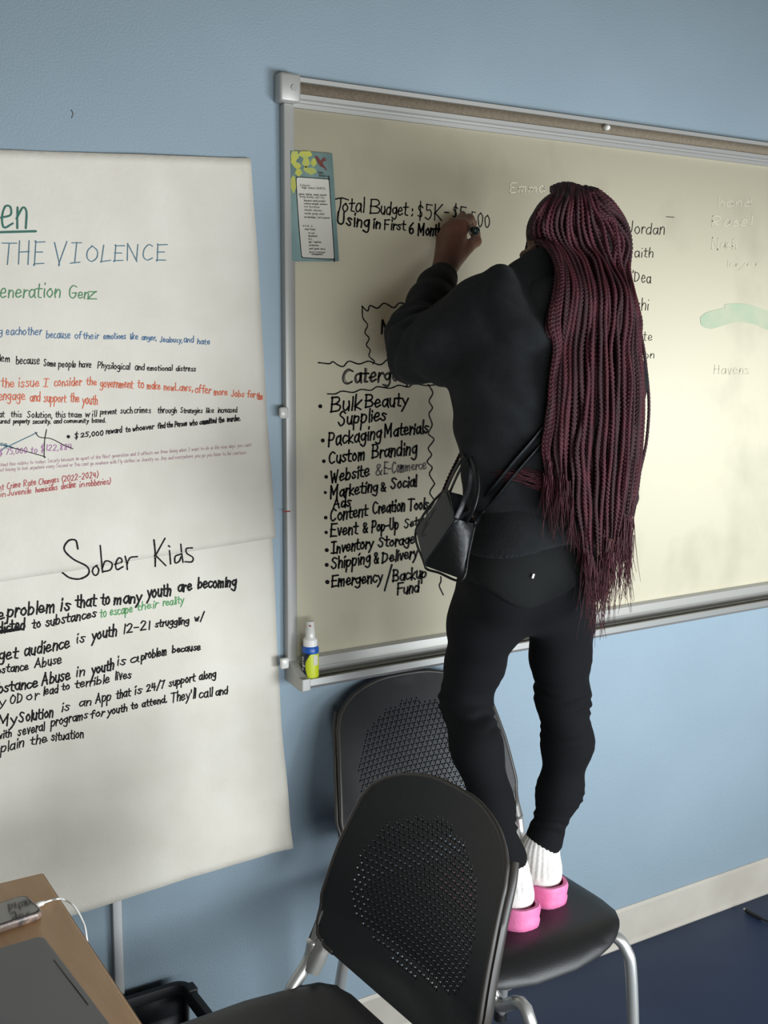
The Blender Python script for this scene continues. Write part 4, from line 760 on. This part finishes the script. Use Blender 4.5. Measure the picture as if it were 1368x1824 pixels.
# leggings with folds at knees
LG = Field()
hemL = (lgL[-2][0] * .70 + lgL[-1][0] * .30, .0285); hemR = (lgR[-2][0] * .93 + lgR[-1][0] * .07, .0295)
LG.chain([(p, max(r_ + .0035, .029)) for p, r_ in lgL[:-1]] + [hemL], .03).chain([(p, max(r_ + .0035, .0295)) for p, r_ in lgR[:-1]] + [hemR], .03).chain([(p, r_ + .002) for p, r_ in sp[-2:]], .03, .66)
LG.ell(W(905, 1010, .475), (.078, .070, .085), None, .04).ell(W(985, 1005, .475), (.074, .068, .085), None, .04)
kn = [(W(831, 1262, .315), .05), (W(1004, 1250, .40), .05), (W(890, 1490, .395), .03), (W(985, 1440, .38), .03)]
def kfold(f, X, Y, Z):
    g = 0
    for c, s_ in kn: g = g + .0034 * np.exp(-((X - c[0]) ** 2 + (Y - c[1]) ** 2) / .008 - (Z - c[2]) ** 2 / (2 * s_ * s_)) * (np.sin(300 * (Z - c[2]) + 46 * (X - c[0]) + 3.0 * np.sin(50 * (X + .6 * Y)) + 2.5 * np.sin(38 * Z)) * (.6 + .6 * np.sin(70 * Z + 30 * X))) 
    g = g + .0012 * np.sin(50 * Z + 30 * X) * np.sin(40 * X - 20 * Z)
    f = f + g * (np.abs(f) < .03)
    for (hp_, hr_), (ap_, ar_) in ((hemL, lgL[-2]), (hemR, lgR[-2])):   # cut each leg square at its hem
        ax_ = nrm(hp_ - ap_); t_ = (X - hp_[0]) * ax_[0] + (Y - hp_[1]) * ax_[1] + (Z - hp_[2]) * ax_[2]; r2 = (X - hp_[0]) ** 2 + (Y - hp_[1]) ** 2 + (Z - hp_[2]) ** 2
        f = np.where(r2 < .06 ** 2, np.maximum(f, t_ - .004), f)
    return f
V, Q = LG.mesh(.0036, kfold)
cutL, cutR = W(905, 1546, .385)[2], W(968, 1512, .355)[2]
V = relax(V, Q, 1); put('leggings', V, Q, 'legg', person, smooth=True)
# shirt tail under the hoodie
ST = Field().chain([(p, r_ + .010) for p, r_ in sp[-2:]], .05, .70).ell(W(905, 1010, .478), (.081, .073, .085), None, .04).ell(W(985, 1003, .478), (.076, .071, .080), None, .04)
cz = W(935, 1075, .5)[2] + .20; cc = W(915, 1000, .5)
def tailcut(f, X, Y, Z):                           # rounded hem, higher at the sides
    lim = W(905, 1090, .53)[2] + 2.2 * np.abs(X - cc[0] - .02) ** 2 * 2.6; g = .0018 * np.sin(45 * X + 60 * Z)
    return np.maximum(np.maximum(np.maximum(f + g, lim - Z), Y + .44), Z - 1.213)
V, Q = ST.mesh(.0036, tailcut); put('shirt_tail', V, Q, 'tail', person, smooth=True)
q = cast(948, 1030, ST, .001)
if q is not None: b = MB(); b.add(*tube([q, q + [.003, 0, .007]], .0022, 6)); b.put('thread_snag', 'white', person)

# socks and slides
for nm, h, tx, an, cutp in (('sock', heelL, -.02, lgL, .565), ('sock', heelR, .01, lgR, .575)):
    S_ = Field(); foot(S_, h, tx, .0045, .02); top = an[-2][0] + (an[-3][0] - an[-2][0]) * .02
    S_.chain([(h + [0, .045, .092], .0300), (an[-1][0], .0270), (top, .0262)], .02)
    c0 = an[-1][0]
    def ribs(f, X, Y, Z, c0=c0): return f + .0010 * np.sin(34 * np.arctan2(Y - c0[1], X - c0[0])) * np.clip((Z - c0[2] - .004) / .008, 0, 1) * (np.abs(f) < .02)
    V, Q = S_.mesh(.0026, ribs); put(nm, V, Q, 'sock', person, smooth=True)
def slide(h, tx):
    h = np.array(h); n = 40; out = []
    for i in range(n):                            # outline of the sole
        a = 2 * np.pi * i / n; s_ = math.sin(a); c_ = math.cos(a); y = .112 + .122 * (-c_); wd = .050 + .004 * (y / .23) - .004 * math.sin(y / .23 * math.pi)
        out.append((wd * s_ * (1 if abs(s_) < .98 else 1) / max(abs(s_) ** .30, .25) if s_ else 0, y))
    def loop(g, z): return [(h[0] + x * (1 + g / .045) + tx * (y / .19), h[1] + .112 + (y - .112) * (1 + g / .12) - .012, z) for x, y in out]
    def rim(y): return .030 + .018 * max(0, min(1, (.085 - y) / .07))
    z0 = h[2] - .002; v = []; Ls = []
    Ls.append([(x, y, z0) for x, y, _ in loop(-.005, 0)]); Ls.append([(x, y, z0 + .006) for x, y, _ in loop(.001, 0)]); Ls.append([(x, y, z0 + .018) for x, y, _ in loop(.003, 0)]); Ls.append([(x, y, z0 + .021) for x, y, _ in loop(.001, 0)])
    lp_ = loop(.004, 0); Ls.append([(p[0], p[1], z0 + rim(o[1]) * .85) for p, o in zip(lp_, out)]); lp_ = loop(.001, 0); Ls.append([(p[0], p[1], z0 + rim(o[1])) for p, o in zip(lp_, out)])
    lp_ = loop(-.005, 0); Ls.append([(p[0], p[1], z0 + rim(o[1])) for p, o in zip(lp_, out)]); lp_ = loop(-.008, 0); Ls.append([(p[0], p[1], z0 + .022) for p in lp_])
    v = [p for L in Ls for p in L]; f = [tuple(range(n))[::-1], tuple(range(len(v) - n, len(v)))]
    for k in range(len(Ls) - 1): f += [(k * n + i, k * n + (i + 1) % n, (k + 1) * n + (i + 1) % n, (k + 1) * n + i) for i in range(n)]
    b = MB(); b.add(v, f); o = b.put('slide', 'pink', person, smooth=True, angle=60); tag(o, 'pink foam slide with a raised heel rim')
    v = []; m = 16; rows = 8                      # band over the instep
    for j in range(rows + 1):
        y = h[1] + .095 + .085 * j / rows; wx = .050; hh = .070 - .018 * j / rows; cx = h[0] + tx * ((y - h[1]) / .19)
        for i in range(m + 1): a = math.pi * i / m; v.append((cx + wx * math.cos(a), y, z0 + .012 + hh * math.sin(a) ** .8))
    nn = len(v); v += [(h[0] + (x - h[0]) * .88, y, z0 + .012 + (z - z0 - .012) * .90) for x, y, z in v]; f = []
    for j in range(rows):
        for i in range(m): a = j * (m + 1) + i; f += [(a, a + 1, a + m + 2, a + m + 1), (nn + a, nn + a + m + 1, nn + a + m + 2, nn + a + 1)]
    for i in range(m): f += [(i, nn + i, nn + i + 1, i + 1), (rows * (m + 1) + i, rows * (m + 1) + i + 1, nn + rows * (m + 1) + i + 1, nn + rows * (m + 1) + i)]
    b = MB(); b.add(v, f); b.put('strap', 'pink', o, smooth=True, angle=50)
slide(heelL, -.02); slide(heelR, .01)

# ------------------------------------------------------------------ hair
cap = Field().ell(H(0, -.007, .010), (.071, .082, .090), RH, .02).ell(H(0, -.030, -.035), (.055, .050, .055), RH, .03); cap.ell(H(0, .086, -.058), (.088, .098, .088), RH, .01, True)
V, Q = cap.mesh(.0036, lambda f, X, Y, Z: f + .0015 * np.sin(300 * X + 80 * np.sin(8 * Z)) * (np.abs(f) < .02)); put('hair_roots', V, Q, 'haircap', person, smooth=True)
OUT = Field(); OUT.p = HD.p + lin_.p + cap.p[:2] + LG.p[-2:] + [q for q in LG.p if q[0] == 'c']
LV = [(345, 986, 1057, .400), (352, 978, 1066, .425), (372, 957, 1082, .445), (405, 946, 1093, .450), (440, 955, 1102, .455), (480, 967, 1111, .475), (530, 980, 1123, .525), (600, 976, 1138, .555), (700, 972, 1146, .57), (800, 964, 1140, .57), (900, 975, 1128, .575), (1000, 1000, 1112, .575), (1080, 1020, 1095, .575)]
LVy = [l[0] for l in LV]
def hairpt(s, y, lay):
    xl, xr, d = (np.interp(y, LVy, [l[i] for l in LV]) for i in (1, 2, 3)); t = (s + 1) / 2
    bul = np.interp(y, [340, 420, 530, 700, 1000], [.01, .07, .06, .05, .03]); return W(xl + (xr - xl) * t, y, d - bul * s * s - lay)
def braid_mesh(P, R, ph):
    P = spline(P, 6); seg = np.r_[0, np.cumsum(np.linalg.norm(np.diff(P, axis=0), axis=1))]; n = int(seg[-1] / .0036); t = np.linspace(0, seg[-1], n)
    P = np.stack([np.interp(t, seg, P[:, i]) for i in range(3)], 1); T, N, Bn = frames(P, (.66, -.75, 0)); pr_ = .021; b = MB()
    ta = np.clip((seg[-1] - t) / .06, .35, 1) * np.clip(t / .03 + .5, 0, 1)
    for k in range(3):
        a = 2 * np.pi * (t / pr_ + k / 3) + ph; c = P + (N * (np.sin(a) * .58 * R * ta)[:, None]) + Bn * (np.sin(2 * a) * .34 * R * ta)[:, None]
        b.add(*tube(c, R * .50 * ta, 5, cap=False))
    return b
def pushout(P, R, it=3):
    for _ in range(it):
        d = OUT.eval(P); e = 1e-3; g = np.stack([OUT.eval(P + e * np.eye(3)[i]) - d for i in range(3)], 1) / e; g /= np.linalg.norm(g, axis=1)[:, None] + 1e-9
        P = P + g * np.maximum(R - d, 0)[:, None]
    return P
ends = []; cnt = 0
for lay, nb, R in ((0.0, 21, .0056), (.013, 20, .0054), (.026, 17, .0054)):
    for i in range(nb):
        s = .35 * (-1 + 2 * (i + .5) / nb) + .65 * math.sin(math.pi / 2 * (-1 + 2 * (i + .5) / nb)) + rng.normal(0, .014) + (.04 if lay > .01 else 0); s = max(-.995, min(.995, s))
        xm = s * .5 + .5; end = np.interp(xm, [0, .12, .28, .40, .55, .75, 1], [838, 850, 868, 985, 1005, 985, 930]) + rng.normal(0, 16) - lay * 300
        ys = [y for y in (346, 356, 376, 405, 440, 480, 530, 570, 620, 680, 740, 800, 850, 900, 950, 1000) if y < end - 12] + [end]
        jt = rng.normal(0, .020, len(ys)) + rng.normal(0, .02); jt[:4] *= .2; ds = rng.normal(0, .0025, len(ys))
        pts = [hairpt(np.clip(s + j * (1 - abs(s) * .5), -1.05, 1.05), y, lay + d_) for y, j, d_ in zip(ys, jt, ds)]
        top = [W(1019 + s * 34, 356, .29), W(1021 + s * 34, 341 + 12 * s * s, .345)]
        P = pushout(np.array(top + pts), R * 1.0 + (.026 - lay) * .40 * np.clip(np.arange(len(top + pts)) / 5, .15, 1)); P[0] = W(1018 + s * 20, 372, .31)
        braid_mesh(P, R, rng.random() * 6).put('braid', 'hair' if (cnt * 7) % 10 < 6 else 'hair2', person, smooth=True); cnt += 1
        ends.append((P[-1], nrm(P[-1] - P[-2]), s, end))
for pts in ([(962, 385, .33), (945, 410, .28), (938, 440, .25), (931, 470, .245), (926, 492, .25), (922, 520, .27)], [(968, 380, .36), (950, 405, .32), (943, 430, .29), (938, 455, .28), (930, 487, .27)],
            [(948, 470, .25), (905, 590, .255), (862, 710, .265), (826, 795, .275), (802, 845, .285), (786, 880, .29), (769, 908, .30)], [(1080, 400, .40), (1095, 440, .41), (1110, 500, .44), (1122, 600, .46), (1134, 700, .48), (1143, 790, .485), (1136, 870, .48), (1124, 950, .475)], [(1078, 395, .38), (1092, 430, .39), (1110, 490, .42), (1126, 590, .44), (1144, 700, .46), (1147, 780, .465), (1138, 850, .46), (1128, 905, .455)]):
    P = np.array([W(*p) for p in pts]); P = pushout(P, .005) if pts[0][0] > 1000 else P; braid_mesh(P, .0042, rng.random() * 6).put('braid', 'hair2', person, smooth=True)
    if pts[-1][1] > 880 and pts[-1][0] > 1000: ends.append((P[-1], nrm(P[-1] - P[-2]), .9, pts[-1][1]))
lo_ = MB()                                         # loosened ends
for e, dr, s, end in ends:
    for k in range(9):
        L = rng.uniform(.03, .15) * (1 if end > 900 else .75); side = rng.normal(0, .30); n = 9; p = e + rng.normal(0, .0025, 3); P = [p]; d = np.array([0, 0, -1.0]) * .7 + dr * .3; ph = rng.random() * 6; am = rng.uniform(.1, .5)
        for j in range(n): d = nrm(d + np.array([.75, .66, 0]) * (side * .10 + am * .35 * math.sin(ph + j * .9)) + rng.normal(0, .05, 3)); P.append(P[-1] + d * L / n)
        lo_.add(*tube(spline(P, 3), np.linspace(.0013, .0003, 3 * n + 1), 4, cap=False))
for k in range(60):                                # strands swept across the back to the side
    y0 = 846 + rng.normal(0, 7); P = []; n = 7; xe = rng.uniform(872, 990); sag = rng.normal(0, 6)
    for j in range(n + 1):
        t = j / n; px = 1035 + (xe - 1035) * t; py = y0 + 26 * math.sin(t * 2.6 + .3) * (1 - t) * 1.2 - 4 * t + sag * math.sin(t * 3.1) + rng.normal(0, 1.5); q = cast(px, py, BODY, .004 + .012 * (1 - t)); P.append(q if q is not None else W(px, py, .5))
    lo_.add(*tube(spline(P, 3), np.linspace(.0011, .0003, 3 * n + 1), 4, cap=False))
tag(lo_.put('loose_hair', 'hair', person, smooth=True), 'frizzy unbraided ends of the hair', kind='stuff')

# ------------------------------------------------------------------ bag with straps
A, Bq, Cq, Dq = W(794, 874, .420), W(741, 944, .380), W(757, 1008, .455), W(812, 925, .510); E_, F_ = W(846, 933, .505), W(823, 1032, .515); A2 = A + (E_ - Dq) * .9; B2 = Bq + (F_ - Cq) * .9
bag = thing('shoulder_bag', tuple((Cq + F_) / 2), 'black leather shoulder bag with embossed letters, hanging at the hip of the person', 'bag')
def patch(c4, n, bulge, dirn):
    v = []
    for j in range(n + 1):
        for i in range(n + 1):
            s, t = i / n, j / n; p = (1 - s) * (1 - t) * c4[0] + s * (1 - t) * c4[1] + s * t * c4[2] + (1 - s) * t * c4[3]; v.append(p + dirn * bulge * math.sin(s * math.pi) ** .7 * math.sin(t * math.pi) ** .7)
    return v, [(j * (n + 1) + i, j * (n + 1) + i + 1, (j + 1) * (n + 1) + i + 1, (j + 1) * (n + 1) + i) for j in range(n) for i in range(n)]
def fn(a, b_, c): n_ = nrm(np.cross(b_ - a, c - a)); return n_ if n_ @ (CAM - a) > 0 else -n_
b = MB(); nf = fn(Dq, E_, F_); b.add(*patch([Dq, E_, F_, Cq], 10, .012, nf)); b.add(*patch([A2, B2, F_, E_], 4, 0, nf)); b.add(*patch([Bq, B2, F_, Cq], 4, .004, np.array([0, 0, -1.]))); b.add(*patch([A, A2, E_, Dq], 4, -.012, np.array([0, 0, 1.]))); b.add(*patch([A, Bq, B2, A2], 4, -.004, np.array([0, 0, 1.])))
b.put('bag_body', 'leather', bag, smooth=True, angle=50)
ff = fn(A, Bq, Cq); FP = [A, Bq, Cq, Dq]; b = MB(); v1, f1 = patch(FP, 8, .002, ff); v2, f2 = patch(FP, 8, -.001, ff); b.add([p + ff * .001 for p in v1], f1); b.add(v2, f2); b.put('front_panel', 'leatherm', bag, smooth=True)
def piping(pts, name='piping', r=.0022): b = MB(); b.add(*tube(spline(pts, 6), r, 8)); b.put(name, 'leather', bag, smooth=True)
piping([Dq, (Dq + Cq) / 2 + ff * .001, Cq, Cq * .6 + F_ * .4 + [0, 0, -.003], F_ + [0, 0, -.001], (F_ + E_) / 2 + nf * .001, E_]); piping([Dq, A + ff * .001, Bq, Cq])
FPp = lambda px, py: (lambda r: CAM + r * (((A - CAM) @ ff) / (r @ ff)))(ray(px, py)) + ff * .0045
ink = Ink(FPp); g = 150 / 1094; zz = lambda pts: [(730 + x * g, 800 + y * g) for x, y in pts]
for pts in ([(310, 960), (230, 1010), (175, 1120), (195, 1140), (232, 1128)], [(285, 905), (235, 950), (215, 1010)], [(330, 1000), (305, 870), (345, 800), (420, 810), (425, 860), (385, 940), (330, 1000)]): ink.line(zz(pts), 1.6, 5)
ink.put('embossed_letters', 'leather', bag)
def strapm(pts, wd, name='strap'):
    b = MB(); b.add(*tube(spline(pts, 8), .0016, 8, ry=wd)); b.put(name, 'leather', bag, smooth=True)
strapm([A, W(804, 850, .44), W(816, 828, .46), W(828, 812, .47)], .004); strapm([A + [.006, -.004, -.002], W(812, 852, .45), W(822, 832, .465), W(832, 815, .475)], .003)
strapm([Dq, W(824, 898, .51), W(836, 862, .50), W(838, 830, .49), W(830, 811, .46)], .006); strapm([Dq * .5 + E_ * .5, W(842, 905, .52), W(850, 870, .52), W(847, 838, .51), W(838, 816, .48)], .005)
for dx, dy in ((0, 0), (11, 12)):
    P = [Dq if dx == 0 else E_]
    for px, py in ((848, 905), (880, 868), (915, 825), (950, 785), (985, 742), (1020, 700), (1055, 650), (1085, 600), (1100, 550)):
        q = cast(px + dx, py + dy, BODY, .005)
        if q is not None: P.append(q)
    strapm(P, .0058, 'crossbody_strap')
